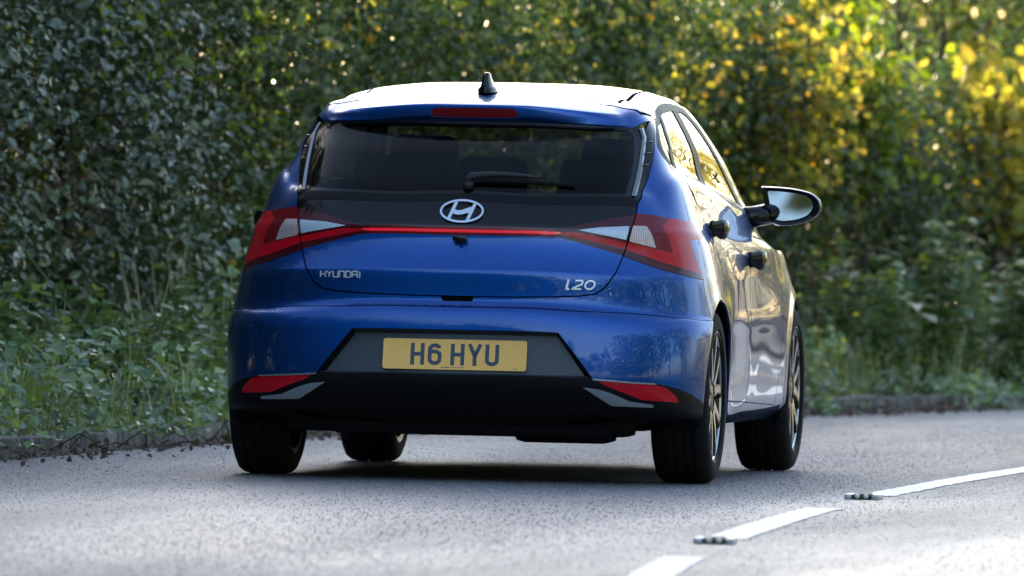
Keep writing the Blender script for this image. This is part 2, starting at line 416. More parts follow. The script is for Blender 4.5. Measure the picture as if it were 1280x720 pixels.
def at_x(u, x):
    vv = np.linspace(VK[16], VK[21], 400); return (u, float(np.interp(-x, -S0(np.full(400, u), vv)[:, 0], vv)))
ditch_line = [at_x(u, .487) for u in np.linspace(RZ(.487, 1.368)[0] + .035, UR + US * .97, 24)]
belt_line = pts((Q, .02, 1.128), (Q, .3, 1.112), (Q, .6, 1.088), (Q, .93, 1.062), (Q, 1.4, 1.025), (Q, 1.84, .990))
bonnet_line = pts((Q, 2.0, .905), (Q, 2.3, .878)) + [(UR + US + f, VK[10] + .3 * (VK[11] - VK[10])) for f in (.1, .3, .5, .7)] + [(UR + US + UF, VK[10] + .2 * (VK[11] - VK[10]))]

ULAST = UR + US + UF
def circle(yc, r):
    a = []
    t0 = math.asin((.225 - WR) / r)
    for k in range(41):
        t = (math.pi - t0) + (2 * t0 - math.pi) * k / 40
        a.append((Q, yc + r * math.cos(t), WR + r * math.sin(t)))
    p = pts(*a)
    return [(p[0][0], -.02)] + p + [(p[-1][0], -.02)]

REGIONS = [  # name, polygon, later ones lie over earlier ones; None = cut away
 ('bumper_lower_trim', [(0, -.02)] + pts((R, 0, .385), (R, .50, .381), (R, .64, .372), (R, .72, .367), (R, .79, .350), (R, .835, .328), (Q, -.38, .305), (Q, -.34, .29)) + [(SZ(-.30, .28)[0], -.02)]),
 ('side_skirt', pts((Q, .30, .297), (Q, .36, .297), (Q, .8, .288), (Q, 1.4, .274), (Q, 1.96, .262), (Q, 2.3, .262)) + [(SZ(2.3, .26)[0], -.02), (SZ(.30, .29)[0], -.02)]),
 ('high_level_light', rnd(pts((R, 0, 1.342), (R, .142, 1.340), (R, .158, 1.328), (R, .150, 1.313), (R, 0, 1.312)), .004)),
 ('pillar_trim', pts((R, .590, 1.036), (R, .603, 1.11), (R, .603, 1.2), (R, .594, 1.262), (R, .607, 1.300), (Q, .25, 1.345), (R, .612, 1.312), (R, .633, 1.257), (R, .642, 1.201), (R, .643, 1.155), (R, .638, 1.11), (R, .626, 1.052), (R, .617, 1.009), (R, .612, 1.02))),
 ('window_surround', [(0, VK[15])] + pts((R, 0, 1.036), (R, .597, 1.034), (R, .603, 1.11), (R, .603, 1.2), (R, .590, 1.276)) + [(RZ(.565, 1.291)[0], VK[15])]),
 ('rear_window', rnd(pts((R, 0, 1.048), (R, .577, 1.045), (R, .582, 1.11), (R, .580, 1.2), (R, .566, 1.262), (R, .54, 1.276), (R, 0, 1.281)), .006)),
 ('garnish_ledge', pts((R, 0, 1.036), (R, .597, 1.034), (R, .6165, 1.010), (R, .6165, 1.000), (R, 0, 1.008))),
 ('garnish_panel', pts((R, 0, 1.008), (R, .6165, 1.000), (R, .617, .974), (R, .53, .956), (R, .455, .938), (R, .40, .922), (R, .33, .914), (R, 0, .916))),
 ('inner_lamp', pts((R, .625, .974), (R, .53, .956), (R, .455, .938), (R, .40, .922), (R, .33, .914), (R, .33, .884), (R, .37, .880), (R, .455, .857), (R, .583, .822), (R, .593, .824), (R, .611, .90))),
 ('inner_lamp_red', pts((R, .36, .900), (R, .42, .902), (R, .591, .868), (R, .585, .846), (R, .45, .876), (R, .36, .893))),
 ('inner_lamp_clear', rnd(pts((R, .420, .911), (R, .50, .923), (R, .598, .929), (R, .591, .879), (R, .50, .896)), .004)),
 ('light_bar', pts((R, 0, .916), (R, .33, .914), (R, .33, .884), (R, 0, .884))),
 ('light_bar_core', pts((R, 0, .905), (R, .33, .903), (R, .36, .901), (R, .36, .896), (R, .33, .893), (R, 0, .894))),
 ('tail_lamp', rnd(pts((R, .617, .974), (R, .669, .971), (R, .727, .961), (Q, -.26, .955), (Q, -.15, .947), (Q, -.07, .932), (Q, -.06, .905), (Q, -.09, .886), (Q, -.265, .880), (Q, -.235, .739), (R, .80, .751), (R, .708, .776), (R, .583, .820), (R, .601, .90)), .006)),
 ('tail_lamp_smoked', pts((R, .583, .820), (R, .708, .776), (R, .80, .751), (Q, -.236, .7395), (Q, -.245, .760), (R, .79, .778), (R, .70, .806), (R, .588, .846))),
 ('tail_lamp_top', pts((R, .620, .974), (R, .669, .971), (R, .727, .961), (R, .706, .931), (R, .612, .932))),
 ('tail_lamp_dark', pts((R, .660, .932), (R, .706, .931), (R, .748, .834), (R, .597, .869), (R, .600, .88))),
 ('tail_lamp_clear', rnd(pts((R, .656, .930), (R, .609, .931), (R, .602, .878), (R, .605, .873), (R, .692, .852)), .004)),
 (None, pts((R, 0, .545), (R, .373, .543), (R, .440, .460), (R, .50, .381), (R, 0, .385))),
 ('reflector', rnd(pts((R, .518, .372), (R, .70, .364), (R, .752, .353), (R, .786, .322), (R, .793, .300), (R, .67, .308), (R, .60, .335), (R, .545, .356)), .005)),
 ('bumper_blade', pts((R, .465, .349), (R, .52, .343), (R, .56, .332), (R, .63, .302), (R, .71, .291), (R, .71, .282), (R, .565, .286))),
 ('bumper_blade', pts((R, .50, .381), (R, .64, .372), (R, .72, .367), (R, .72, .3625), (R, .62, .367), (R, .50, .3755))),
 ('window_frame', rnd(pts((Q, .02, 1.128), (Q, -.05, 1.148), (Q, -.105, 1.185), (Q, -.105, 1.216), (Q, -.05, 1.257), (Q, .11, 1.316), (Q, .29, 1.352), (Q, .468, 1.374), (Q, .80, 1.384), (Q, 1.05, 1.380), (Q, 1.25, 1.362), (Q, 1.40, 1.315), (Q, 1.50, 1.262), (Q, 1.62, 1.19), (Q, 1.74, 1.09), (Q, 1.86, 1.0), (Q, 1.84, .990), (Q, 1.4, 1.025), (Q, .93, 1.062), (Q, .6, 1.088), (Q, .3, 1.112)), .02)),
 ('waist_strip', strip(pts((Q, -.055, 1.150), (Q, .03, 1.1345), (Q, .3, 1.118), (Q, .6, 1.094), (Q, .93, 1.068), (Q, 1.4, 1.031), (Q, 1.80, .999)), .006)),
 ('quarter_glass', rnd(pts((Q, .285, 1.328), (Q, .14, 1.298), (Q, -.02, 1.240), (Q, -.05, 1.208), (Q, -.005, 1.166), (Q, .05, 1.147), (Q, .095, 1.200), (Q, .19, 1.268)), .01)),
 ('rear_door_glass', rnd(pts((Q, .105, 1.143), (Q, .16, 1.20), (Q, .25, 1.272), (Q, .335, 1.333), (Q, .55, 1.350), (Q, .76, 1.356), (Q, .745, 1.25), (Q, .735, 1.10), (Q, .6, 1.108), (Q, .3, 1.130)), .012)),
 ('front_door_glass', rnd(pts((Q, .93, 1.356), (Q, 1.08, 1.350), (Q, 1.22, 1.325), (Q, 1.36, 1.276), (Q, 1.48, 1.218), (Q, 1.60, 1.145), (Q, 1.70, 1.07), (Q, 1.73, 1.022), (Q, 1.4, 1.046), (Q, .89, 1.082), (Q, .895, 1.25)), .012)),
 ('windscreen', [(UR + US + .10, VK[13] + .02), (UR + US + .13, VK[14]), (UR + US + .16, VK[15] - .03), (UR + US + .3, VK[15] - .012), (ULAST, VK[15] - .012), (ULAST, VK[13] + .02)]),
 ('headlamp', [(UR + US + .25, VK[8]), (UR + US + .25, VK[9] + .02), (UR + US + .62, VK[9] + .01), (UR + US + .62, VK[8] - .03)]),
 ('front_grille', [(UR + US + .52, VK[3]), (UR + US + .60, VK[6]), (ULAST, VK[6]), (ULAST, VK[2] - .04), (UR + US + .56, VK[2] - .04)]),
 (None, circle(0, ARCH)), (None, circle(AX_F, ARCH)),
 (None, strip(tail_line, .0026)), (None, strip(seam_line, .007)), (None, strip(crease_line, .0018)), (None, strip(bq_line, .0015)),
 (None, strip(rcut, .0045)), (None, strip(bcut, .0045)), (None, strip(fcut, .0045)), (None, strip(sill_line, .0022)), (None, strip(ditch_line, .013)), (None, strip(bonnet_line, .003)),
 (None, strip(pts((Q, -.235, .739), (R, .80, .751), (R, .708, .776), (R, .583, .820)), .0012)),
 (None, strip(pts((Q, .835, 1.068), (Q, .84, 1.25), (Q, .845, 1.375)), .003)),
]
# the handle recess in the bumper under the tailgate's edge
REGIONS.append((None, rnd(pts((R, 0, .664), (R, .062, .664), (R, .052, .647), (R, 0, .647)), .004)))

def inside(poly, X):
    """even-odd test of points X (n,2)"""
    p = np.asarray(poly); q = np.roll(p, -1, 0); r = np.zeros(len(X), bool)
    for (x0, y0), (x1, y1) in zip(p, q):
        if y0 == y1: continue
        c = ((y0 > X[:, 1]) != (y1 > X[:, 1])) & (X[:, 0] < (x1 - x0) * (X[:, 1] - y0) / (y1 - y0) + x0)
        r ^= c
    return r

verts, edges = [], []
def add_line(P, closed):
    b = len(verts); n = len(P)
    verts.extend((min(max(p[0], 0), ULAST), min(max(p[1], 0), VK[-1])) for p in P)
    edges.extend((b + i, b + (i + 1) % n) for i in range(n if closed else n - 1))
for nm, poly in REGIONS: add_line(dense(poly, True, .02), True)
add_line([(u, VK[15]) for u in np.linspace(0, RZ(.61, 1.29)[0], 40)], False)
add_line([(0, 0), (ULAST, 0), (ULAST, VK[-1]), (0, VK[-1])], True)
gpts = np.stack([GU.ravel(), GV.ravel()], 1)
lv = np.array([p for nm, poly in REGIONS for p in dense(poly, True, .004)])
# leave out grid points that crowd a cut line
cell = {}
for p in lv: cell.setdefault((int(p[0] / .004), int(p[1] / .004)), []).append(p)
keep = []
for p in gpts:
    i, j = int(p[0] / .004), int(p[1] / .004); ok = True
    for a in (-1, 0, 1):
        for b in (-1, 0, 1):
            for q in cell.get((i + a, j + b), ()):
                if abs(p[0] - q[0]) + abs(p[1] - q[1]) < .0022: ok = False
    if ok: keep.append((p[0], p[1]))
verts += keep
cv, ce, cf, _, _, _ = delaunay_2d_cdt([Vector(v) for v in verts], edges, [], 0, 1e-6)
CU = np.array([(v.x, v.y) for v in cv]); CF = np.array([f for f in cf if len(f) == 3])
ar = (CU[CF[:, 1], 0] - CU[CF[:, 0], 0]) * (CU[CF[:, 2], 1] - CU[CF[:, 0], 1]) - (CU[CF[:, 2], 0] - CU[CF[:, 0], 0]) * (CU[CF[:, 1], 1] - CU[CF[:, 0], 1])
CF = CF[np.abs(ar) > 1e-10]; CF[ar[np.abs(ar) > 1e-10] < 0] = CF[ar[np.abs(ar) > 1e-10] < 0][:, ::-1]
CP = S(CU[:, 0], CU[:, 1]); CN = SN(CU[:, 0], CU[:, 1])
cen = CU[CF].mean(1); PC = S(cen[:, 0], cen[:, 1])
def left_of(line, X, axis):
    """is the point on the low side of a polyline that runs along the other axis"""
    L = np.array(sorted(line, key=lambda p: p[1 - axis])); return X[:, axis] < np.interp(X[:, 1 - axis], L[:, 1 - axis], L[:, axis])
tail_poly = tail_line + [p for p in seam_line[::-1]]
in_tail = inside(tail_poly, cen) ; U_, V_ = cen[:, 0], cen[:, 1]
reg = np.full(len(CF), 'quarter_panel', dtype=object)
reg[~left_of(rcut, cen, 0) & (V_ < VK[13])] = 'rear_door'
reg[~left_of(bcut, cen, 0) & (V_ < VK[13])] = 'front_door'
reg[~left_of(fcut, cen, 0) & (V_ < VK[13])] = 'front_wing'
reg[(PC[:, 1] > 2.95) & (V_ < VK[10])] = 'front_bumper'
reg[(U_ > SZ(2.0, .905)[0]) & ~left_of(bonnet_line, cen, 1) & (V_ < VK[13])] = 'bonnet'
low = (U_ < SZ(-.2, .5)[0]) & (V_ < RZ(.5, .87)[1])
bq = left_of(bq_line + pts((Q, -.22, .5), (Q, -.22, .4)), cen, 0)
reg[low & bq & ~inside(tail_line + [(0, VK[-1])], cen)] = 'bumper_upper'
reg[low & bq & left_of(crease_line, cen, 1) & (V_ < VK[5] + .01)] = 'bumper_lower'
ditch_u = left_of(ditch_line, cen, 1)
reg[(V_ > VK[15]) & ~ditch_u] = 'roof_panel'
reg[in_tail] = 'tailgate_panel'
reg[in_tail & (V_ > VK[15])] = 'tailgate_spoiler'
for nm, poly in REGIONS:
    reg[inside(dense(poly, True, .02), cen)] = nm

def region_mesh(name, obj_name, mat, parent, side=0, sink=0.0, lip=.010, keep=None):
    """side 0: both halves joined; +1 right, -1 left"""
    sel = np.array([r == name for r in reg])
    if keep is not None: sel &= keep
    T = CF[sel]
    if not len(T): print("EMPTY REGION", name); return None
    ids, inv = np.unique(T, return_inverse=True); T = inv.reshape(T.shape)
    par = np.arange(len(ids))                         # drop slivers left over between two cuts
    while True:
        m3 = par[T].min(1); nw = par.copy()
        for q in range(3): np.minimum.at(nw, T[:, q], m3)
        nw = nw[nw]
        if (nw == par).all(): break
        par = nw
    comp = par[T[:, 0]]; a3 = np.linalg.norm(np.cross(CP[ids[T[:, 1]]] - CP[ids[T[:, 0]]], CP[ids[T[:, 2]]] - CP[ids[T[:, 0]]]), axis=1)
    tot = {c: a3[comp == c].sum() for c in np.unique(comp)}; big = max(tot.values())
    T = T[np.array([tot[c] > (.03 if name == 'tailgate_panel' else .002) * big for c in comp])]
    P = CP[ids] - CN[ids] * sink; N = CN[ids]
    cnt = {}
    for t in T:
        for a, b in ((t[0], t[1]), (t[1], t[2]), (t[2], t[0])): cnt[(a, b)] = cnt.get((a, b), 0) + 1
    rim = [(a, b) for (a, b) in cnt if (b, a) not in cnt and not (CU[ids[a], 0] < 1e-6 and CU[ids[b], 0] < 1e-6) and not (CU[ids[a], 1] > VK[-1] - 1e-6)
           and not (CU[ids[a], 0] > ULAST - 1e-6 and CU[ids[b], 0] > ULAST - 1e-6)]
    nP = len(P); inner = P - N * lip
    V = np.concatenate([P, inner]); F = [tuple(t) for t in T]; LN = [N[i] for t in T for i in t]
    for a, b in rim:
        F.append((b, a, a + nP, b + nP)); e = P[b] - P[a]; fn = np.cross(e, N[a]); fn = fn / max(np.linalg.norm(fn), 1e-9)
        LN += [fn] * 4
    used = np.zeros(len(V), bool)
    for f in F: used[list(f)] = True
    mp = np.cumsum(used) - 1; V = V[used]; F = [tuple(int(mp[i]) for i in f) for f in F]
    def mirror(V, F, LN):
        V2 = V * [-1, 1, 1]; F2 = [f[::-1] for f in F]; LN2 = []; k = 0
        for f in F:
            LN2 += [np.array(x) * [-1, 1, 1] for x in LN[k:k + len(f)][::-1]]; k += len(f)
        return V2, F2, LN2
    if side < 0: V, F, LN = mirror(V, F, LN)
    if side == 0:
        V2, F2, LN2 = mirror(V, F, LN); b = len(V)
        V = np.concatenate([V, V2]); F = F + [tuple(i + b for i in f) for f in F2]; LN = LN + LN2
    return mesh_np(obj_name, V, F, mat, parent, True, LN)

# ------------------------------------------------------------------ the car
car = empty("hatchback_car")
tag(car, "blue metallic five-door hatchback driving away on the left lane of the road", "car")

tailgate = region_mesh('tailgate_panel', "tailgate", M_PAINT, car)
region_mesh('tailgate_spoiler', "spoiler", M_PAINT, tailgate)
region_mesh('high_level_light', "brake_light", M_BRAKE, tailgate, sink=.001)
region_mesh('pillar_trim', "pillar_trim", M_GLOSS, tailgate, 1); region_mesh('pillar_trim', "pillar_trim", M_GLOSS, tailgate, -1)
region_mesh('window_surround', "window_surround", M_GLOSS, tailgate, sink=.002)
region_mesh('rear_window', "rear_window", M_REAR, tailgate, sink=.0025, lip=.003)
region_mesh('garnish_ledge', "garnish_ledge", M_SATIN, tailgate)
region_mesh('garnish_panel', "garnish_panel", M_GLOSS, tailgate, sink=.001)
region_mesh('light_bar', "light_bar", M_REDD, tailgate, sink=-.002)
region_mesh('light_bar_core', "light_strip", M_BAR, tailgate, sink=-.002)
for s in (1, -1):
    lamp = region_mesh('inner_lamp', "reversing_lamp", M_REDS, car, s)
    region_mesh('inner_lamp_red', "red_lens", M_REDL, lamp, s)
    region_mesh('inner_lamp_clear', "clear_lens", M_CLEAR, lamp, s)
    lamp = region_mesh('tail_lamp', "tail_light", M_REDL, car, s)
    region_mesh('tail_lamp_smoked', "smoked_lens", M_REDS, lamp, s)
    region_mesh('tail_lamp_top', "upper_lens", M_REDD, lamp, s)
    region_mesh('tail_lamp_dark', "dark_lens", M_REDD, lamp, s)
    region_mesh('tail_lamp_clear', "indicator_lens", M_AMBER, lamp, s)
bumper = region_mesh('bumper_upper', "rear_bumper", M_PAINT, car)
region_mesh('bumper_lower', "lower_bumper", M_PAINT, bumper)
region_mesh('bumper_lower_trim', "diffuser", M_SATIN, bumper)
for s in (1, -1):
    region_mesh('reflector', "reflector", M_REDL, bumper, s)
    region_mesh('bumper_blade', "bumper_blade", M_SILVER, bumper, s, sink=-.004)
    region_mesh('quarter_panel', "rear_wing", M_PAINT, car, s)
    d = region_mesh('rear_door', "rear_door", M_PAINT, car, s)
    region_mesh('rear_door_glass', "door_window", M_PRIV, d, s, sink=.003, lip=.004)
    d2 = region_mesh('front_door', "front_door", M_PAINT, car, s)
    region_mesh('front_door_glass', "door_window", M_PRIV, d2, s, sink=.003, lip=.004)
    f = region_mesh('window_frame', "window_frame", M_FRAME, car, s)
    region_mesh('waist_strip', "waist_strip", M_CHROME, f, s, sink=-.002)
    region_mesh('quarter_glass', "quarter_window", M_PRIV, f, s, sink=.003, lip=.004)
    region_mesh('front_wing', "front_wing", M_PAINT, car, s)
    region_mesh('side_skirt', "side_skirt", M_PAINT, car, s)
    region_mesh('headlamp', "headlight", M_CLEAR, car, s)
    # door handles
    for par, hy, hz, hx in ((d, .305, .925, .820), (d2, 1.13, .812, .866)):
        V = []; F = []                                  # grip bowed away from the door, thick at the rear end
        for i, (yy, ox, hh, tt) in enumerate(((-.13, .004, .020, .006), (-.122, .030, .030, .016), (-.10, .041, .033, .014), (-.03, .044, .026, .011), (.04, .036, .022, .010), (.085, .016, .017, .010), (.10, .0, .010, .006))):
            for k in range(12):
                a = 2 * math.pi * k / 12; V.append((s * (hx + ox + tt * math.cos(a)), hy + yy, hz + .003 + hh * math.sin(a) - (.010 if i in (1, 2) and k in (8, 9, 10) else 0)))
        for i in range(6):
            for k in range(12): F.append((12 * i + k, 12 * i + (k + 1) % 12, 12 * i + 12 + (k + 1) % 12, 12 * i + 12 + k))
        F += [tuple(range(12)), tuple(72 + k for k in range(12))]
        mb = MB(); mb.add(V, F); mb.build("door_handle", M_GLOSS, par, angle=50)
        mb = MB(); mb.box((s * (hx - .004), hy - .02, hz), (.024, .13, .060), bev=.011); mb.build("handle_cup", M_SATIN, par, angle=50)
    # door mirror: arm, housing, glass
    ctrl = [(-.106, .066), (-.085, .069), (-.04, .068), (.015, .063), (.072, .050), (.102, .028), (.111, .004), (.107, -.018), (.084, -.044), (.040, -.062), (-.020, -.071), (-.060, -.064), (-.085, -.030), (-.099, .030)]
    prof = []
    for i in range(len(ctrl)):                        # closed Catmull-Rom outline
        p0, p1_, p2_, p3_ = (np.array(ctrl[(i + j) % len(ctrl)]) for j in (-1, 0, 1, 2))
        for t in (0, .25, .5, .75):
            q = .5 * (2 * p1_ + (p2_ - p0) * t + (2 * p0 - 5 * p1_ + 4 * p2_ - p3_) * t * t + (3 * p1_ - p0 - 3 * p2_ + p3_) * t ** 3)
            prof.append(np.array(ctrl[0]) * .3 + q * .7 if i == 0 and t == 0 else q)
    n = len(prof); V, F = [], []
    rings = [(-.030, .75), (-.044, .775), (-.050, .95), (-.034, 1.0), (.03, .96), (.08, .78), (.105, .45), (.112, .15)]
    for y0, k in rings:
        for px, pz in prof: V.append((s * (.910 + px * k * 1.06), 1.93 + y0, 1.014 + pz * k * 1.06))
    for r in range(len(rings) - 1):
        for i in range(n): F.append((r * n + i, r * n + (i + 1) % n, (r + 1) * n + (i + 1) % n, (r + 1) * n + i))
    F.append(tuple((len(rings) - 1) * n + i for i in range(n)))
    mb = MB(); mb.add(V, F); hs = mb.build("door_mirror", M_GLOSS, car, angle=60)
    mb = MB(); V = [(s * (px * .81 - .005), 0, pz * .81 + .002) for px, pz in prof]; mb.add(V, [tuple(range(n))])
    mg = mb.build("mirror_glass", M_MIRROR, hs); mg.location = (s * .910, 1.93 - .038, 1.014); mg.rotation_euler = (math.radians(-5.35), 0, math.radians(s * 3.2))
    mb = MB(); mb.tube([(s * .735, 1.84, .962), (s * .78, 1.86, .972), (s * .86, 1.93, .992)], [.044, .040, .040], 16); mb.build("mirror_arm", M_GLOSS, hs, True)
region_mesh('roof_panel', "roof", M_PAINT, car)
region_mesh('bonnet', "bonnet", M_PAINT, car)
region_mesh('front_bumper', "front_bumper", M_PAINT, car)
region_mesh('front_grille', "front_grille", M_SATIN, car, sink=.01)
region_mesh('windscreen', "windscreen", M_GLASS, car, sink=.003, lip=.004)

# structure behind the gaps, open at the windows and the wheel arches
open_ = {'rear_window', 'rear_door_glass', 'front_door_glass', 'quarter_glass', 'windscreen'}
arch_r = inside(circle(0, ARCH - .004), cen) | inside(circle(AX_F, ARCH - .004), cen)
solid = np.array([r not in open_ for r in reg]) & ~arch_r
reg_save = reg; reg = np.where(solid, 'shell', 'none').astype(object)
sel = reg == 'shell'
recess = inside(dense(REGIONS[[i for i, r in enumerate(REGIONS) if r[0] is None][0]][1], True, .02), cen)
reg[recess] = 'none'
reg[(V_ > VK[15] - .03) & (V_ < VK[17] + .05) & (U_ < 1.05)] = 'none'
region_mesh('shell', "body_shell", M_DARK, car, sink=.016, lip=.001)
reg = reg_save
# number plate recess panel
def rear_y(x, z): return S(*[np.array([c]) for c in RZ(abs(x), z)])[0, 1]
mb = MB()
zt, zb = .5435, .3835; xt, xb = .372, .499
yt, yb = -.618, -.657
V = []; F = []
zi = .529
rows = [(zt, xt, None, 0), (zi, xt - .008, yt, 1), (zb + .006, xb - .028, yb + .010, 1), (zb, xb - .006, None, 2)]
for z, xh, y, _ in rows:
    for i in range(25):
        x = -xh + 2 * xh * i / 24
        V.append((x, (rear_y(x, z) + .004) if y is None else y + .03 * (x / xb) ** 2, z))
for r in range(3):
    for i in range(24): F.append((r * 25 + i, r * 25 + i + 1, (r + 1) * 25 + i + 1, (r + 1) * 25 + i))
mb.add(V, F)
rp = mb.build("plate_recess", M_GREY, bumper)
for s in (1, -1):                                  # slanting side walls and the shaded roof of the recess
    a = [(s * xt, rear_y(xt, zt) + .003, zt), (s * xb, rear_y(xb, zb) + .003, zb), (s * (xb - .03), yb + .036, zb + .004), (s * (xt - .008), yt + .017, zi)]
    mb = MB(); mb.add(a, [(0, 1, 2, 3)]); mb.build("recess_wall", M_SATIN, bumper)
mb = MB(); mb.box((0, -.560, .545), (.74, .10, .006)); mb.build("recess_roof", M_PLAST, bumper)
mb = MB(); mb.box((0, -.575, .655), (.12, .02, .020), bev=.004); mb.build("tailgate_release", M_PLAST, tailgate)

# number plate with its characters
tilt = math.atan2((yb + .01) - yt, (zi - zb - .006))          # leans back at the top
pz = .4555
py = np.interp(pz, (zb + .006, zi), (yb + .010, yt)) - .007
plate = empty("number_plate", (0, py, pz), parent=car)
plate.rotation_euler = (tilt * -1.0 if tilt > 0 else -tilt, 0, 0)
plate.rotation_euler = (math.atan2(yt - (yb + .01), zi - zb - .006) * -1, 0, 0)
def rounded_plate(w, h, r, t):
    bm = bmesh.new(); P = []
    for cx, cz, a0 in ((w / 2 - r, h / 2 - r, 0), (-w / 2 + r, h / 2 - r, 90), (-w / 2 + r, -h / 2 + r, 180), (w / 2 - r, -h / 2 + r, 270)):
        for k in range(6):
            a = math.radians(a0 + 18 * k); P.append((cx + r * math.cos(a), -t, cz + r * math.sin(a)))
    f = bm.faces.new([bm.verts.new(p) for p in P]); g = bmesh.ops.extrude_face_region(bm, geom=[f])
    bmesh.ops.translate(bm, vec=(0, t * 2, 0), verts=[v for v in g['geom'] if isinstance(v, bmesh.types.BMVert)])
    bmesh.ops.recalc_face_normals(bm, faces=bm.faces)
    return bm
mb = MB(); mb.bm(rounded_plate(.520, .111, .010, .0015)); mb.build("plate_board", M_YEL, plate)

def stroke(mb, P, w, y0, t, closed=False):
    """flat ribbon along a polyline in (x, z), mitred, standing t proud of y0"""
    P = [np.array(p, float) for p in P]; n = len(P); L, Rr = [], []
    for i in range(n):
        d0 = P[i] - P[i - 1] if (i > 0 or closed) else P[1] - P[0]
        d1 = P[(i + 1) % n] - P[i] if (i < n - 1 or closed) else d0
        d0 = d0 / np.linalg.norm(d0); d1 = d1 / np.linalg.norm(d1)
        n0 = np.array([-d0[1], d0[0]]); n1 = np.array([-d1[1], d1[0]]); m = n0 + n1; m /= max(np.linalg.norm(m), 1e-6)
        k = w / 2 / max(m @ n0, .5)
        L.append(P[i] + m * k); Rr.append(P[i] - m * k)
    V = []; F = []
    for i in range(n):
        for q, y in ((L[i], y0 - t), (Rr[i], y0 - t), (L[i], y0), (Rr[i], y0)): V.append((q[0], y, q[1]))
    for i in range(n if closed else n - 1):
        a, b = 4 * i, 4 * ((i + 1) % n)
        F += [(a, a + 1, b + 1, b), (a, b, b + 2, a + 2), (a + 1, a + 3, b + 3, b + 1)]
    if not closed: F += [(0, 2, 3, 1), (4 * n - 4, 4 * n - 3, 4 * n - 1, 4 * n - 2)]
    mb.add(V, F)
def arc(cx, cz, rx, rz, a0, a1, n=8):
    return [(cx + rx * math.cos(math.radians(a0 + (a1 - a0) * k / n)), cz + rz * math.sin(math.radians(a0 + (a1 - a0) * k / n))) for k in range(n + 1)]
W_, H_, T_ = .050, .079, .014                      # character size on a plate
def plate_char(c, x0):
    mb = MB(); w, h, t = W_ - T_, H_ - T_, T_; l, r, b, tp = x0 + t / 2, x0 + t / 2 + w, -H_ / 2 + t / 2, H_ / 2 - t / 2
    e = t / 2; y = -.0016; d = .0006; cx = (l + r) / 2; ra = w / 2
    if c == 'H':
        stroke(mb, [(l, b - e), (l, tp + e)], t, y, d); stroke(mb, [(r, b - e), (r, tp + e)], t, y, d); stroke(mb, [(l + e, 0), (r - e, 0)], t, y, d)
    elif c == '6':
        stroke(mb, [(r - .001, tp - .010)] + arc(cx, tp - ra * .8, ra, ra * .8, 35, 180, 8) + arc(cx, b + ra * .8, ra, ra * .8, 180, 360, 10) + arc(cx, .004 - ra * .75 + .006, ra, ra * .75, 0, 90, 5) + [(l + e, .010)], t, y, d)
    elif c == 'Y':
        stroke(mb, [(l - e * .3, tp + e), (cx, -.004)], t, y, d); stroke(mb, [(r + e * .3, tp + e), (cx, -.004)], t, y, d); stroke(mb, [(cx, -.001), (cx, b - e)], t, y, d)
    elif c == 'U':
        stroke(mb, [(l, tp + e)] + arc(cx, b + ra * .8, ra, ra * .8, 180, 360, 10) + [(r, tp + e)], t, y, d)
    return mb.build("character", M_INK, plate)
x = -.160
for c in ('H', '6', ' ', 'H', 'Y', 'U'):
    if c == ' ': x += .020; continue
    plate_char(c, x); x += W_ + .0125
mb = MB()                                          # the maker's line of tiny print
for k in range(20):
    if k in (8, 14): continue
    mb.box((-.046 + k * .0042, -.0018, -.0475), (.0028, .0006, .0030))
for k in range(6): mb.box((.212 + k * .0034, -.0018, -.048), (.0022, .0006, .0022))
tag(mb.build("small_print", M_INK, plate), kind="stuff")

# tailgate lettering and emblem, set on the surface they sit on
def on_rear(name, mat, parent, strokes, xc, zc, wst, depth=.004):
    """strokes in local (x, z); every vertex is laid on the tailgate"""
    mb = MB()
    for P, cl in strokes:
        stroke(mb, P, wst, 0, depth, cl)
    V = []
    for (px, py_, pz_) in mb.v:
        x_, z_ = xc + px, zc + pz_
        V.append((x_, rear_y(x_, z_) + py_ - .0005, z_))
    mb.v = V
    return mb.build(name, mat, parent, angle=30)
def word_hyundai():
    h, w, gp = .0215, .0180, .0056; out = []; x = 0
    def add(*ps, cl=False): out.append(([(x + a, b) for a, b in ps], cl))
    add((0, 0), (0, h)); add((w, 0), (w, h)); add((0, h * .48), (w, h * .48)); x += w + gp
    add((0, h), (w / 2, h * .5), (w, h)); add((w / 2, h * .5), (w / 2, 0)); x += w + gp
    add((0, h), (0, .003), (.003, 0), (w, 0), (w, h)); x += w + gp
    add((0, 0), (0, h), (w - .003, h), (w, h - .003), (w, 0)); x += w + gp
    add((0, 0), (0, h), (w - .004, h), (w, h - .004), (w, .004), (w - .004, 0), cl=True); x += w + gp
    add((0, 0), (0, h - .004), (.004, h), (w, h), (w, 0)); add((0, h * .45), (w, h * .45)); x += w + gp
    add((0, 0), (.004, 0), (.004, h))
    return [([(a - x / 2, b - h / 2) for a, b in P], c) for P, c in out]
on_rear("maker_lettering", M_BADGE, tailgate, word_hyundai(), -.432, .7355, .0048)
sl = .22
def ital(P, cl=False): return ([(a + b * sl, b) for a, b in P], cl)
h = .030
on_rear("badge_character", M_BADGE, tailgate, [ital([(0, -.002), (0, h + .004)]), ital([(.0, -.001), (.010, -.001)])], .392, .700, .0075)
on_rear("badge_character", M_BADGE, tailgate, [ital([(.003, h), (.026, h), (.030, h - .004), (.029, h * .55), (.001, .003), (.0, .0), (.031, 0)])], .414, .700, .0058)
on_rear("badge_character", M_BADGE, tailgate, [ital(arc(.017, h / 2, .0165, h / 2, 0, 345, 22), True)], .455, .700, .0058)
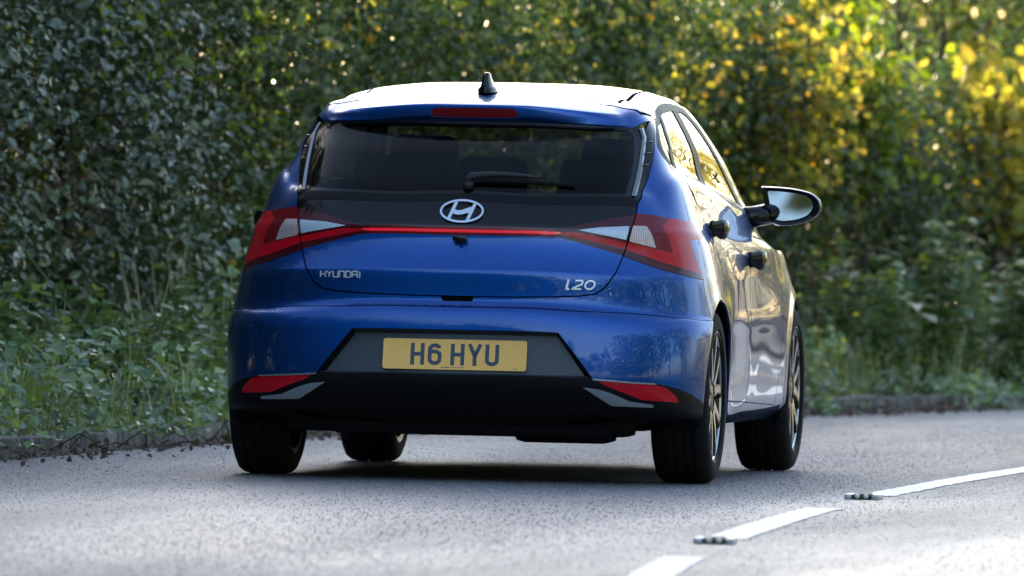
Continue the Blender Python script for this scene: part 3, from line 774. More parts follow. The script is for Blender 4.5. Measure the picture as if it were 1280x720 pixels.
# emblem: an oval ring with a slanting H
emb = empty("maker_emblem", (0, 0, 0), parent=tailgate)
EZ = .9715
ell = [(.076 * math.cos(t), .0385 * math.sin(t)) for t in np.linspace(0, 2 * math.pi, 48, endpoint=False)]
on_rear("emblem_ring", M_CHROME, emb, [(ell, True)], 0, EZ, .0072, .012)
emb_h = on_rear("emblem_letter", M_CHROME, emb, [([(-.046, -.029), (-.022, .034)], False), ([(.022, -.034), (.046, .029)], False), ([(-.034, .004), (-.020, -.004), (-.002, -.003), (.018, .004), (.034, .010)], False), ([(-.036, -.002), (-.018, -.008), (.0, -.007), (.020, -.001), (.034, -.006)], False)], 0, EZ, .0115, .010)
# reversing camera under the light bar
mb = MB(); mb.box((0, -.572, .872), (.050, .030, .020), bev=.006); mb.tube([(0, -.585, .868), (0, -.592, .864)], .008, 12); mb.build("reversing_camera", M_GLOSS, tailgate, angle=40)
# rear wiper
def glass_pt(x, z, off): return (x, rear_y(x, z) - off * .75, z + off * .65)
mb = MB()
mb.tube([glass_pt(.005, 1.062, .012), glass_pt(.02, 1.085, .020), glass_pt(.10, 1.089, .024), glass_pt(.20, 1.087, .024), glass_pt(.27, 1.082, .022)], [.014, .014, .012, .009, .006], 10)
mb.tube([glass_pt(0.012, 1.054, -.002), glass_pt(.012, 1.066, .018)], [.020, .020], 14)
wip = mb.build("rear_wiper", M_PLAST, car, True)
mb = MB(); mb.tube([glass_pt(.0, 1.072, .008), glass_pt(.12, 1.074, .010), glass_pt(.24, 1.073, .010), glass_pt(.395, 1.066, .008)], [.006, .009, .009, .005], 8); mb.build("wiper_blade", M_RUBBER, wip, True)
# shark fin aerial
mb = MB(); V = []; F = []
zr = float(S0(np.array([0.]), np.array([(VK[19] + .6 * (VK[20] - VK[19]))]))[0, 2])
sec = [(-.075, .020, .002, .0), (-.078, .022, .006, .0), (-.074, .016, .030, .014), (-.066, .011, .062, .024), (-.058, .007, .070, .030)]
for y0, hw, hz, hl in [(-.078, .036, .0, .10), (-.076, .034, .012, .095), (-.070, .024, .022, .085), (-.060, .017, .045, .055), (-.045, .013, .064, .03), (-.038, .008, .071, .015)]:
    for k in range(16):
        a = 2 * math.pi * k / 16; c, s_ = math.cos(a), math.sin(a)
        V.append((hw * c, y0 + hl + hl * s_, hz))
for r in range(5):
    for k in range(16): F.append((r * 16 + k, r * 16 + (k + 1) % 16, (r + 1) * 16 + (k + 1) % 16, (r + 1) * 16 + k))
F.append(tuple(5 * 16 + k for k in range(16)))
mb.add([(x_, y_ + .06, z_ + 1.402 + .062 * (y_ + .078)) for x_, y_, z_ in V], F); mb.build("roof_aerial", M_GLOSS, car, angle=50)
# louvre notches on the rear pillar trim, silver standing in for their glints
for s in (1, -1):
    for z_ in (1.236, 1.195, 1.152):
        p = S(*[np.array([c]) for c in RZ(.622, z_)])[0]
        mb = MB(); mb.box((s * .626, p[1] + .004, z_), (.016, .009, .0035), Matrix.Rotation(s * math.radians(38), 3, 'Z'), bev=.0015); mb.build("pillar_louvre", M_SILVER, car)
# slim blades that stand along both edges of the rear glass
for s in (1, -1):
    V = []; F = []; zs_ = np.linspace(1.038, 1.284, 16)
    for i, z_ in enumerate(zs_):
        xg = .5945 + .006 * math.sin(math.pi * (z_ - 1.036) / .25) - .012 * max(0, (z_ - 1.25) / .034); w_ = .009 + .003 * (1 - (z_ - 1.038) / .246)
        ya, yc_ = rear_y(xg, z_), rear_y(xg + w_ + .006, z_)
        for px, py_ in ((xg - .001, ya + .004), (xg, ya - .004), (xg + w_, ya - .001), (xg + w_ + .005, yc_ + .003)): V.append((s * px, py_, z_))
        if i:
            for k in range(3): F.append((4 * i - 4 + k, 4 * i - 3 + k, 4 * i + 1 + k, 4 * i + k))
    F.append((0, 1, 2, 3)); F.append((60, 61, 62, 63))
    mb = MB(); mb.add(V, F); mb.build("side_blade", M_FIN, car, angle=30)
# underside, axle, exhaust, wheel housings
mb = MB(); mb.box((0, 1.3, .245), (1.50, 3.3, .06), bev=.02); floor_pan = mb.build("floor_pan", M_DARK, car)
mb = MB(); mb.box((0, -.42, .225), (1.25, .22, .11), bev=.03); mb.build("rear_valance", M_DARK, car)
mb = MB(); mb.box((0, .10, .27), (1.05, .16, .09), bev=.03); mb.build("axle_beam", M_DARK, car)
mb = MB(); mb.box((.05, -.50, .190), (1.0, .10, .05), bev=.015); mb.build("undertray", M_DARK, car)
mb = MB(); mb.box((.38, -.43, .195), (.36, .22, .10), bev=.04); mb.build("exhaust_silencer", M_DARK, car)
for s in (1, -1):
    mb = MB(); mb.box((s * .60, -.12, .205), (.10, .34, .030), bev=.01); arm = mb.build("suspension_arm", M_SATIN, car)
    mb = MB(); mb.tube([(s * .60, -.05, .22), (s * .60, -.05, .55)], .030, 10); mb.build("damper", M_SATIN, arm, True)
    mb = MB(); mb.box((s * .555, -.27, .187), (.030, .03, .022), bev=.005); mb.build("towing_bracket", M_SATIN, arm)
mb = MB(); mb.tube([(.385 + .042 * math.cos(math.radians(t)), -.606 + .0008 * (t - 190), .268 + .020 * math.sin(math.radians(t))) for t in range(190, 341, 15)], [.002, .004, .006, .007, .007, .007, .007, .006, .005, .004, .002], 8)
mb.build("tail_pipe", M_STEEL, car, True)
for yc in (0, AX_F):
    for s in (1, -1):
        mb = MB()
        prof = []
        n = 28; x0, x1 = s * .55, s * .845; V = []; F = []
        for k in range(n + 1):
            t = math.radians(-18 + 216 * k / n)
            for x_ in (x0, x1): V.append((x_, yc + .362 * math.cos(t), WR + .362 * math.sin(t)))
        for k in range(n): F.append((2 * k, 2 * k + 1, 2 * k + 3, 2 * k + 2))
        F.append(tuple(range(0, 2 * n + 2, 2)))
        mb.add(V, F); mb.build("wheel_housing", M_DARK, car)

# interior seen through the dark glass
mb = MB(); mb.box((0, 1.1, .30), (1.40, 2.6, .06)); mb.box((0, 1.82, .82), (1.36, .36, .26), bev=.08); mb.build("cabin_floor", M_SEAT, car)
def seat(nm, x_, y_, w_, hb, rake, heads):
    st = empty(nm, (0, 0, 0), parent=car)
    mb = MB(); mb.box((x_, y_, hb), (w_, .16, .62), Matrix.Rotation(math.radians(-rake), 3, 'X'), bev=.05); mb.build("backrest", M_SEAT, st, angle=40)
    mb = MB(); mb.box((x_, y_ + .28, hb - .28), (w_, .48, .16), bev=.05); mb.build("cushion", M_SEAT, st, angle=40)
    for hx in heads:
        mb = MB(); mb.box((hx, y_ - .14, hb + .375), (.26, .10, .19), Matrix.Rotation(math.radians(-rake * .5), 3, 'X'), bev=.045)
        for q in (-.05, .05): mb.tube([(hx + q, y_ - .12, hb + .25), (hx + q, y_ - .13, hb + .34)], .006, 6)
        mb.build("headrest", M_SEAT, st, angle=40)
seat("rear_seat", 0, .38, 1.22, .70, 14, (-.38, 0, .38))
seat("front_seat", -.36, 1.12, .50, .78, 12, (-.36,)); seat("front_seat", .36, 1.12, .50, .78, 12, (.36,))
mb = MB(); mb.lathe_x([(-.011, .185), (-.011, .165), (.011, .165), (.011, .185)], 32, (0, 0, 0), True)
sw = mb.build("steering_wheel", M_SATIN, car, True); sw.rotation_euler = (0, math.radians(20), math.radians(90)); sw.location = (.36, 1.62, .88)
mb = MB(); mb.box((0, 1.35, 1.33), (.24, .02, .06), bev=.01); mb.build("rear_view_mirror", M_SATIN, car)

# wheels: tyre, rim, spokes, hub, brake disc
def make_wheel():
    w = empty("wheel", (0, 0, 0), parent=car)
    hw, R_ = .104, WR
    prof = [(-hw + .012, .232), (-hw, .245), (-hw - .002, .275), (-hw + .008, .300), (-hw + .024, R_ - .004)]
    gro = [-.052, -.018, .018, .052]
    for g in gro: prof += [(g - .006, R_), (g - .005, R_ - .007), (g + .005, R_ - .007), (g + .006, R_)]
    prof += [(hw - .024, R_ - .004), (hw - .008, .300), (hw + .002, .275), (hw, .245), (hw - .012, .232)]
    mb = MB(); mb.lathe_x(prof, 96); mb.build("tyre", M_RUBBER, w, angle=38)
    mb = MB(); mb.lathe_x([(-.100, .240), (-.095, .222), (-.03, .205), (.070, .213), (.086, .222)], 72); rim_ = mb.build("rim", M_ALLOYD, w, angle=40)
    mb = MB(); mb.lathe_x([(.086, .222), (.090, .225), (.094, .238), (.098, .240), (.098, .233)], 72); mb.build("rim_lip", M_ALLOY, rim_, angle=40)
    mb = MB(); mb.lathe_x([(.0, .0), (.0, .205)], 48); mb.lathe_x([(.020, .06), (.020, .135), (.030, .135), (.030, .06)], 40, closed=True); mb.build("brake_disc", M_ALLOYD, w, angle=40)
    mb = MB(); mb.lathe_x([(.045, .075), (.078, .070), (.085, .040), (.088, .0)], 32); hub = mb.build("hub", M_ALLOYD, w, angle=35)
    for k in range(5):
        a = 2 * math.pi * (k + .1) / 5; mb = MB(); mb.tube([(.080, .05 * math.cos(a), .05 * math.sin(a)), (.090, .05 * math.cos(a), .05 * math.sin(a))], .008, 6)
        mb.build("wheel_nut", M_STEEL, hub)
    for q, tw in ((-.20, -.10), (.20, .26)):              # twin spokes, five pairs sharing two meshes
        V = []; F = []
        for r_, wd, xf, xb_ in ((.060, .022, .086, .050), (.13, .017, .090, .055), (.19, .018, .092, .060), (.228, .024, .090, .065)):
            a = q + tw * (r_ - .06) / .17; c, s_ = math.cos(a), math.sin(a)
            for off, x_ in ((-wd, xf), (wd, xf), (wd * 1.25, xb_), (-wd * 1.25, xb_)): V.append((x_, r_ * s_ + off * c, r_ * c - off * s_))
        for i in range(3):
            for j in range(4): F.append((4 * i + j, 4 * i + (j + 1) % 4, 4 * i + 4 + (j + 1) % 4, 4 * i + 4 + j))
        mb = MB(); mb.add(V, F); sp = mb.build("spoke", M_ALLOYD, w, angle=25)
        B_ = np.array(V); B_[:, 0] += .0015
        vv = [p_ for i in range(4) for p_ in (B_[4 * i] * .86 + B_[4 * i + 1] * .14, B_[4 * i] * .14 + B_[4 * i + 1] * .86)]
        mb = MB(); mb.add(vv, [(2 * i, 2 * i + 1, 2 * i + 3, 2 * i + 2) for i in range(3)]); fc = mb.build("machined_face", M_ALLOY, sp)
        for k in range(1, 5):
            s2 = sp.copy(); link(s2, w); s2.rotation_euler = (math.radians(72 * k), 0, 0); link(fc.copy(), s2)
    return w
wheel = make_wheel(); TRK = .769
def place_wheel(w, x_, y_, rx, left):
    w.location = (x_, y_, WR); w.rotation_euler = (math.radians(rx), 0, math.radians(180) if left else 0)
place_wheel(wheel, TRK, 0, 12, False)
for x_, y_, rx, lf in ((-TRK, 0, 40, True), (TRK - .004, AX_F, 64, False), (-TRK + .004, AX_F, 5, True)):
    c = wheel.copy(); link(c, car)
    for ch in wheel.children:
        d = ch.copy(); link(d, c)
        for g in ch.children: link(g.copy(), d)
    place_wheel(c, x_, y_, rx, lf)

# ------------------------------------------------------------------ road, kerb, verge
YB, YF = -12.0, 34.0
def bend(y, x0, a):
    y = np.asarray(y, float); yc = np.clip(y, YB, YF)
    return x0 + a * yc ** 2 + 2 * a * yc * (y - yc)
def kerb_x(y): return bend(y, -1.96, .0057)
def centre_x(y): return bend(y, 1.60, .0036)
def right_x(y): return centre_x(y) + 3.6
def slope(f, y): return (f(y + .05) - f(y - .05)) / .1
def off(f, y, d):
    """point d metres to the right of the line f at station y"""
    m = slope(f, y); n = np.sqrt(1 + m * m); return f(y) + d / n, y - d * m / n

def asphalt():
    m, n, l, p = node_mat("worn_asphalt")
    tc = n.new("ShaderNodeTexCoord")
    def tex(kind, sc, det=3, stretch=None):
        t = n.new(kind); t.inputs["Scale"].default_value = sc
        if "Detail" in t.inputs: t.inputs["Detail"].default_value = det
        if stretch:
            mp = n.new("ShaderNodeMapping"); mp.inputs["Scale"].default_value = stretch; mp.inputs["Rotation"].default_value = (0, 0, .1)
            l.new(tc.outputs["Object"], mp.inputs[0]); l.new(mp.outputs[0], t.inputs["Vector"])
        else: l.new(tc.outputs["Object"], t.inputs["Vector"])
        return t
    vo = tex("ShaderNodeTexVoronoi", 85); big = tex("ShaderNodeTexNoise", .9, 6, (1, .22, 1)); mid = tex("ShaderNodeTexNoise", 14, 5)
    fine = tex("ShaderNodeTexNoise", 160, 3); smooth = tex("ShaderNodeTexNoise", .55, 5, (.8, .12, 1))
    sep = n.new("ShaderNodeSeparateColor"); l.new(vo.outputs["Color"], sep.inputs[0])
    r = n.new("ShaderNodeValToRGB"); l.new(sep.outputs[0], r.inputs[0])
    e = r.color_ramp.elements; e[0].position = 0; e[0].color = (.033, .034, .037, 1); e[1].position = 1; e[1].color = (.17, .17, .178, 1)
    k = r.color_ramp.elements.new(.6); k.color = (.074, .076, .081, 1)
    def ramp(src, a, b, c, d):
        mr = n.new("ShaderNodeMapRange"); mr.inputs[1].default_value = a; mr.inputs[2].default_value = b; mr.inputs[3].default_value = c; mr.inputs[4].default_value = d
        l.new(src, mr.inputs[0]); return mr.outputs[0]
    mul = n.new("ShaderNodeMath"); mul.operation = 'MULTIPLY'; l.new(ramp(big.outputs[0], .35, .65, .75, 1.35), mul.inputs[0]); l.new(ramp(mid.outputs[0], .3, .7, .75, 1.25), mul.inputs[1])
    sc = n.new("ShaderNodeVectorMath"); sc.operation = 'SCALE'; l.new(r.outputs[0], sc.inputs[0]); l.new(mul.outputs[0], sc.inputs["Scale"])
    l.new(sc.outputs[0], p.inputs["Base Color"])
    l.new(ramp(smooth.outputs[0], .42, .62, .58, .40), p.inputs["Roughness"])
    b1 = n.new("ShaderNodeBump"); b1.inputs["Distance"].default_value = .0045; l.new(vo.outputs["Distance"], b1.inputs["Height"]); b1.invert = True
    l.new(ramp(smooth.outputs[0], .42, .64, 1.0, .35), b1.inputs["Strength"])
    b2 = n.new("ShaderNodeBump"); b2.inputs["Distance"].default_value = .012; b2.inputs["Strength"].default_value = .6; l.new(mid.outputs[0], b2.inputs["Height"]); l.new(b1.outputs[0], b2.inputs["Normal"])
    b3 = n.new("ShaderNodeBump"); b3.inputs["Distance"].default_value = .0012; l.new(fine.outputs[0], b3.inputs["Height"]); l.new(b2.outputs[0], b3.inputs["Normal"])
    l.new(b3.outputs[0], p.inputs["Normal"])
    return m
M_ROAD = asphalt()
M_SOIL = simple_mat("verge_soil", (.045, .034, .022), .95, noise=.5, nscale=9, bump=.02)
M_FIELD = simple_mat("field_ground", (.07, .075, .03), .95, noise=.4, nscale=1.5)
def line_mat():
    m, n, l, p = node_mat("worn_white_paint")
    tc = n.new("ShaderNodeTexCoord"); t = n.new("ShaderNodeTexNoise"); t.inputs["Scale"].default_value = 55; t.inputs["Detail"].default_value = 8; t.inputs["Roughness"].default_value = .7
    l.new(tc.outputs["Object"], t.inputs["Vector"]); r = n.new("ShaderNodeValToRGB"); l.new(t.outputs[0], r.inputs[0])
    e = r.color_ramp.elements; e[0].position = .36; e[0].color = (.28, .28, .28, 1); e[1].position = .47; e[1].color = (.90, .90, .87, 1)
    l.new(r.outputs[0], p.inputs["Base Color"]); p.inputs["Roughness"].default_value = .55
    b = n.new("ShaderNodeBump"); b.inputs["Distance"].default_value = .002; l.new(t.outputs[0], b.inputs["Height"]); l.new(b.outputs[0], p.inputs["Normal"])
    return m
M_LINE = line_mat()
M_KERB = simple_mat("kerb_concrete", (.11, .098, .084), .9, noise=.7, nscale=22, bump=.006)

ys = np.concatenate([np.arange(-150, -20, 5.), np.arange(-20, 40, .5), np.arange(40, 121, 5.)])
def ribbon(name, rows, mat, kind='structure', bump=None):
    """rows: list of functions y -> (x, y, z) across the strip"""
    V = []; F = []; m = len(rows)
    for y in ys:
        for f in rows: V.append(f(y))
    V = np.array(V)
    if bump is not None: V[:, 2] += bump(V)
    for i in range(len(ys) - 1):
        for j in range(m - 1): F.append((i * m + j, i * m + j + 1, (i + 1) * m + j + 1, (i + 1) * m + j))
    o = mesh_np(name, V, F, mat, None, True); tag(o, kind=kind); return o
def row(f, d, z): return lambda y: (*[float(c) for c in off(f, y, d)], z)
mesh_o = mesh_np("ground", [(-2500, -2500, -.10), (2500, -2500, -.10), (2500, 2500, -.10), (-2500, 2500, -.10)], [(0, 1, 2, 3)], M_FIELD); tag(mesh_o, kind='structure')
ribbon("road", [row(kerb_x, -.05, 0), row(kerb_x, .6, 0), row(kerb_x, 1.8, 0), row(centre_x, -.3, 0), row(centre_x, .3, 0), row(centre_x, 2.0, 0), row(right_x, 0.05, 0)], M_ROAD)
wav = lambda V: .03 * np.sin(V[:, 1] * 1.7 + V[:, 0]) + .02 * np.sin(V[:, 1] * 4.1)
ribbon("verge", [row(kerb_x, -.13, .055), row(kerb_x, -.4, .09), row(kerb_x, -.9, .14), row(kerb_x, -1.5, .22), row(kerb_x, -2.4, .30), row(kerb_x, -4.5, .28), row(kerb_x, -9, .0)], M_SOIL, bump=lambda V: wav(V) * (V[:, 2] > .08))
ribbon("verge", [row(right_x, .02, -.02), row(right_x, .3, .06), row(right_x, 1.2, .14), row(right_x, 4, .2), row(right_x, 9, .0)], M_SOIL)

# kerb stones, each tilted a little
kerb = empty("kerb", (0, 0, 0)); tag(kerb, kind='structure')
bm_kerb = MB(); bm_kerb.box((0, 0, 0), (.125, .913, .17), bev=.014)
proto = bm_kerb.build("kerb_stone", M_KERB, kerb, angle=50)
y = -20.0; first = True
while y < 34:
    o = proto if first else link(proto.copy(), kerb); first = False
    x_, y_ = off(kerb_x, y, -.0625 + random.uniform(-.004, .004))
    o.location = (x_, y_, -.002 + random.uniform(-.010, .004)); o.rotation_euler = (random.uniform(-.012, .012), random.uniform(-.05, .05), -math.atan(float(slope(kerb_x, y))) + random.uniform(-.012, .012))
    y += .915

# centre line dashes and cat's eyes
def dash(y0, y1):
    V = []; F = []; n = 70
    for i in range(n + 1):
        yy = y0 + (y1 - y0) * i / n
        for d in (-.062, .062):
            x_, y_ = off(centre_x, yy, d + random.uniform(-.007, .007)); V.append((float(x_), float(y_), .0028))
        if i: F.append((2 * i - 2, 2 * i - 1, 2 * i + 1, 2 * i))
    return tag(mesh_np("road_marking", V, F, M_LINE), kind='structure')
for k in range(-4, 6): dash(-7.45 + 6.1 * k, (-3.35 if k != 1 else -1.9) + 6.1 * k)
M_IRON = simple_mat("cast_iron", (.42, .43, .46), .38, metal=.7, noise=.3, nscale=120)
M_STUDR = simple_mat('stud_rubber', (.05, .038, .026), .6)
M_LENS = simple_mat("stud_lens", (.85, .80, .62), .08, coat=1.0)
def road_stud(x_, y_, rz, label):
    r = empty("road_stud", (x_, y_, 0.0), rz); r.scale = (.86, .86, .86); tag(r, label, "cat's eye", "cat's eye studs along the centre line")
    mb = MB()
    for s in (1, -1):
        mb.box((s * .055, 0, .008), (.030, .19, .028), bev=.007)
    mb.box((0, .02, .001), (.09, .15, .006), bev=.002); mb.build("iron_base", M_IRON, r, angle=40)
    mb = MB(); mb.box((0, -.01, .011), (.074, .15, .026), bev=.011); ins = mb.build("rubber_insert", M_STUDR, r, angle=40)
    for s in (1, -1):
        mb = MB(); mb.tube([(s * .0175, -.070, .014), (s * .0175, -.0875, .014), (s * .0175, -.091, .014)], [.0105, .0105, .006], 12)
        mb.build("reflector_bead", M_LENS, r, True)
    return r
for k, lab in ((0, "cat's eye stud in the nearer gap of the white centre line, low in the picture"), (1, "cat's eye stud in the farther gap of the white centre line, beside the longer dash")):
    y_ = -7.95 + 6.1 * k; x_, y2 = off(centre_x, y_, 0); road_stud(float(x_), float(y2), -math.atan(float(slope(centre_x, y_))), lab)

# ------------------------------------------------------------------ leaves
def leaf_mat(name, cols, rough=.38, trans=.35, tcol=None, spec=.5):
    m, n, l, p = node_mat(name)
    out = n["Material Output"]
    g = n.new("ShaderNodeNewGeometry"); r = n.new("ShaderNodeValToRGB"); l.new(g.outputs["Random Per Island"], r.inputs[0])
    e = r.color_ramp.elements
    for i, (pos, c) in enumerate(cols):
        k = e[i] if i < 2 else e.new(pos)
        k.position = pos; k.color = (*c, 1)
    tc = n.new("ShaderNodeTexCoord"); t = n.new("ShaderNodeTexNoise"); t.inputs["Scale"].default_value = 1.1; t.inputs["Detail"].default_value = 3; l.new(tc.outputs["Object"], t.inputs["Vector"])
    mr = n.new("ShaderNodeMapRange"); mr.inputs[1].default_value = .35; mr.inputs[2].default_value = .65; mr.inputs[3].default_value = .65; mr.inputs[4].default_value = 1.35; l.new(t.outputs[0], mr.inputs[0])
    sc = n.new("ShaderNodeVectorMath"); sc.operation = 'SCALE'; l.new(r.outputs[0], sc.inputs[0]); l.new(mr.outputs[0], sc.inputs["Scale"])
    l.new(sc.outputs[0], p.inputs["Base Color"]); p.inputs["Roughness"].default_value = rough; p.inputs["Specular IOR Level"].default_value = spec
    tr = n.new("ShaderNodeBsdfTranslucent"); hs = n.new("ShaderNodeVectorMath"); hs.operation = 'MULTIPLY'; hs.inputs[1].default_value = tcol or (2.2, 2.0, .9)
    l.new(sc.outputs[0], hs.inputs[0]); l.new(hs.outputs[0], tr.inputs[0])
    mx = n.new("ShaderNodeMixShader"); mx.inputs[0].default_value = trans; l.new(p.outputs[0], mx.inputs[1]); l.new(tr.outputs[0], mx.inputs[2]); l.new(mx.outputs[0], out.inputs[0])
    return m
D_G = [(0, (.042, .060, .026)), (1, (.155, .185, .075)), (.45, (.080, .106, .044)), (.97, (.115, .145, .06)), (.985, (.20, .19, .03))]
M_L = dict(
 ivy=leaf_mat("dark_glossy_leaf", D_G, .30, .08, (1.3, 1.7, .8), .8),
 haw=leaf_mat("hawthorn_leaf", [(0, (.032, .052, .024)), (1, (.13, .145, .055)), (.5, (.055, .092, .036)), (.85, (.09, .125, .042)), (.96, (.20, .19, .03))], .45, .26, (1.5, 1.8, .8), .40),
 olive=leaf_mat("olive_leaf", [(0, (.045, .058, .024)), (1, (.19, .18, .05)), (.5, (.08, .10, .032)), (.85, (.14, .15, .04))], .6, .42, (2.2, 2.0, .8), .15),
 gold=leaf_mat("yellow_and_sunlit_leaf", [(0, (.17, .19, .045)), (1, (.52, .48, .15)), (.4, (.32, .33, .08)), (.8, (.46, .44, .12)), (.98, (.36, .20, .05))], .65, .5, (1.8, 1.6, .6), .12),  # yellow leaves, and sun glow put into the colour of farther foliage
 weed=leaf_mat("nettle_leaf", [(0, (.06, .11, .04)), (1, (.23, .30, .12)), (.5, (.11, .18, .065)), (.9, (.18, .25, .09))], .28, .30, None, .8),
 lime=leaf_mat("pale_green_leaf", [(0, (.09, .15, .015)), (1, (.24, .28, .02)), (.5, (.15, .21, .02))], .42, .4, (1.8, 1.8, .8)),
 dead=leaf_mat("dead_leaf", [(0, (.05, .030, .018)), (1, (.16, .10, .06)), (.5, (.09, .055, .03))], .7, .1),
 grass=leaf_mat("grass_blade", [(0, (.11, .155, .06)), (1, (.42, .43, .26)), (.5, (.18, .25, .10)), (.85, (.31, .35, .17))], .36, .35, None, .6))
M_TWIG = simple_mat("hedge_twig", (.055, .040, .028), .85, noise=.4, nscale=30)

def leaves_obj(name, C, Nn, size, mat, parent=None, aspect=.62, fold=.18, rng=RNG, kind=None):
    """six-sided folded leaves: centres C, facing Nn"""
    n = len(C); C = np.asarray(C, float); Nn = Nn / np.maximum(np.linalg.norm(Nn, axis=1), 1e-6)[:, None]
    r = rng.normal(size=(n, 3)); A = r - (r * Nn).sum(1)[:, None] * Nn; A /= np.linalg.norm(A, axis=1)[:, None]
    B = np.cross(Nn, A); s = np.asarray(size)[:, None] if np.ndim(size) else np.full((n, 1), size)
    w = s * aspect / 2; f = s * fold
    P = np.stack([C - A * s * .5, C - A * s * .12 + B * w + Nn * f * .5, C + A * s * .22 + B * w * .8 + Nn * f * .4, C + A * s * .5 - Nn * f * .3, C + A * s * .22 - B * w * .8 + Nn * f * .4, C - A * s * .12 - B * w + Nn * f * .5], 1).reshape(-1, 3)
    me = bpy.data.meshes.new(name)
    if np.mean(s) > .095:                              # far and unseen foliage: plain four-cornered leaves
        P = P.reshape(n, 6, 3)[:, [0, 1, 3, 5]].reshape(-1, 3)
        me.vertices.add(n * 4); me.vertices.foreach_set("co", P.ravel()); me.loops.add(n * 4); me.loops.foreach_set("vertex_index", np.arange(n * 4, dtype=np.int32))
        me.polygons.add(n); me.polygons.foreach_set("loop_start", (np.arange(n) * 4).astype(np.int32)); me.polygons.foreach_set("loop_total", np.full(n, 4, np.int32))
        me.materials.append(mat); me.update(calc_edges=True); o = link(bpy.data.objects.new(name, me), parent)
        if kind: o['kind'] = kind
        return o
    idx = (np.arange(n) * 6)[:, None] + np.array([0, 3, 2, 1, 0, 5, 4, 3])[None]
    me.vertices.add(n * 6); me.vertices.foreach_set("co", P.ravel())
    me.loops.add(n * 8); me.loops.foreach_set("vertex_index", idx.ravel().astype(np.int32))
    me.polygons.add(n * 2); me.polygons.foreach_set("loop_start", (np.arange(n * 2) * 4).astype(np.int32)); me.polygons.foreach_set("loop_total", np.full(n * 2, 4, np.int32))
    me.materials.append(mat); me.update(calc_edges=True)
    o = link(bpy.data.objects.new(name, me), parent)
    if kind: o['kind'] = kind
    return o

def branching(mb, base, tip, r0, n, spread, rng):
    """a stem with n side branches"""
    base, tip = np.array(base), np.array(tip); k = 5
    P = [base + (tip - base) * i / k + rng.normal(size=3) * .04 * (0 < i) * np.array([1, 1, .3]) for i in range(k + 1)]
    mb.tube(P, [r0 * (1 - .75 * i / k) for i in range(k + 1)], 6)
    for j in range(n):
        t = rng.uniform(.2, .95); p = base + (tip - base) * t; d = rng.normal(size=3) * spread; d[2] = abs(d[2]) * .6
        mb.tube([p, p + d * .5 + rng.normal(size=3) * .03, p + d], [r0 * .4 * (1 - t * .5), r0 * .25, .003], 5)

def hedge_frame(y, d):
    """point d metres behind the kerb line at station y, with the outward (road-facing) direction"""
    x_, y_ = off(kerb_x, y, -d); m = float(slope(kerb_x, y)); nrm = np.array([1, -m, 0]) / math.sqrt(1 + m * m)
    return float(x_), float(y_), nrm

def shrub(y0, length, H, depth0, depth1, nleaf, leaf, size, label, clump=.17, nclump=170, stems=4, seed=0, low=.12, extra=(), cat="shrub", group="shrubs grown into one roadside hedge", name="hedge_shrub", face=.6):
    rng = np.random.default_rng(seed + 100)
    x0, y0w, nr = hedge_frame(y0, (depth0 + depth1) / 2); tg = np.array([-nr[1], nr[0], 0]); tg = tg if tg[1] > 0 else -tg
    root = empty(name, (x0, y0w, .2)); tag(root, label, cat, group)
    hd = (depth1 - depth0) / 2
    mb = MB()
    for k in range(stems):
        a = rng.uniform(-.35, .35) * length; b = rng.uniform(-.5, .5) * hd
        branching(mb, tg * a + nr * b + np.array([0, 0, -.15]), tg * (a + rng.normal() * .3) + nr * b + np.array([0, 0, H * .8]), .03 + .012 * H / 3, 8, .35, rng)
    mb.build("stems", M_TWIG, root, True)
    # clumps of leaves, most of them on the road side
    ca = rng.uniform(-.5, .5, nclump) * length * 1.12; cz = low + (H - low) * rng.beta(1.15, 1.0, nclump)
    top = 1 - .25 * (cz / H) ** 3
    cd = hd * top * np.where(rng.random(nclump) < face, rng.uniform(.45, 1.0, nclump), rng.uniform(-1, .6, nclump)) + .10 * np.sin(ca * 2.3 + seed) + .12 * np.sin(cz * 3 + seed * 2)
    w = rng.uniform(.5, 1.5, nclump); k = rng.choice(nclump, nleaf, p=w / w.sum())
    g = rng.normal(size=(nleaf, 3)) * clump * np.array([1, .8, .9])
    a = ca[k] + g[:, 0]; d = cd[k] + g[:, 1]; z = np.maximum(cz[k] + g[:, 2], .05)
    C = a[:, None] * tg + d[:, None] * nr; C[:, 2] = z - .2
    Nn = nr * .55 + rng.normal(size=(nleaf, 3)) * .75 + np.array([0, 0, .75])
    sz = size * rng.lognormal(0, .28, nleaf)
    f = leaves_obj("foliage", C, Nn, sz, M_L[leaf], root, rng=rng, kind="stuff")
    for ex_leaf, frac, zlo, zhi, esz in extra:                         # a few sprays of another colour
        m = max(4, int(nclump * frac)); ea = rng.uniform(-.5, .5, m) * length; ez = rng.uniform(zlo, zhi, m); k = rng.integers(0, m, m * 14)
        g = rng.normal(size=(len(k), 3)) * .09
        C = (ea[k] + g[:, 0])[:, None] * tg + (hd * rng.uniform(.85, 1.1, m)[k] + g[:, 1])[:, None] * nr; C[:, 2] = ez[k] + g[:, 2] - .2
        leaves_obj("leaf_sprays", C, nr * .8 + rng.normal(size=(len(k), 3)) * .6 + np.array([0, 0, .4]), esz * rng.lognormal(0, .25, len(k)), M_L[ex_leaf], root, rng=rng, kind="stuff")
    return root

G_H = "shrubs grown into one roadside hedge"
seed = 0
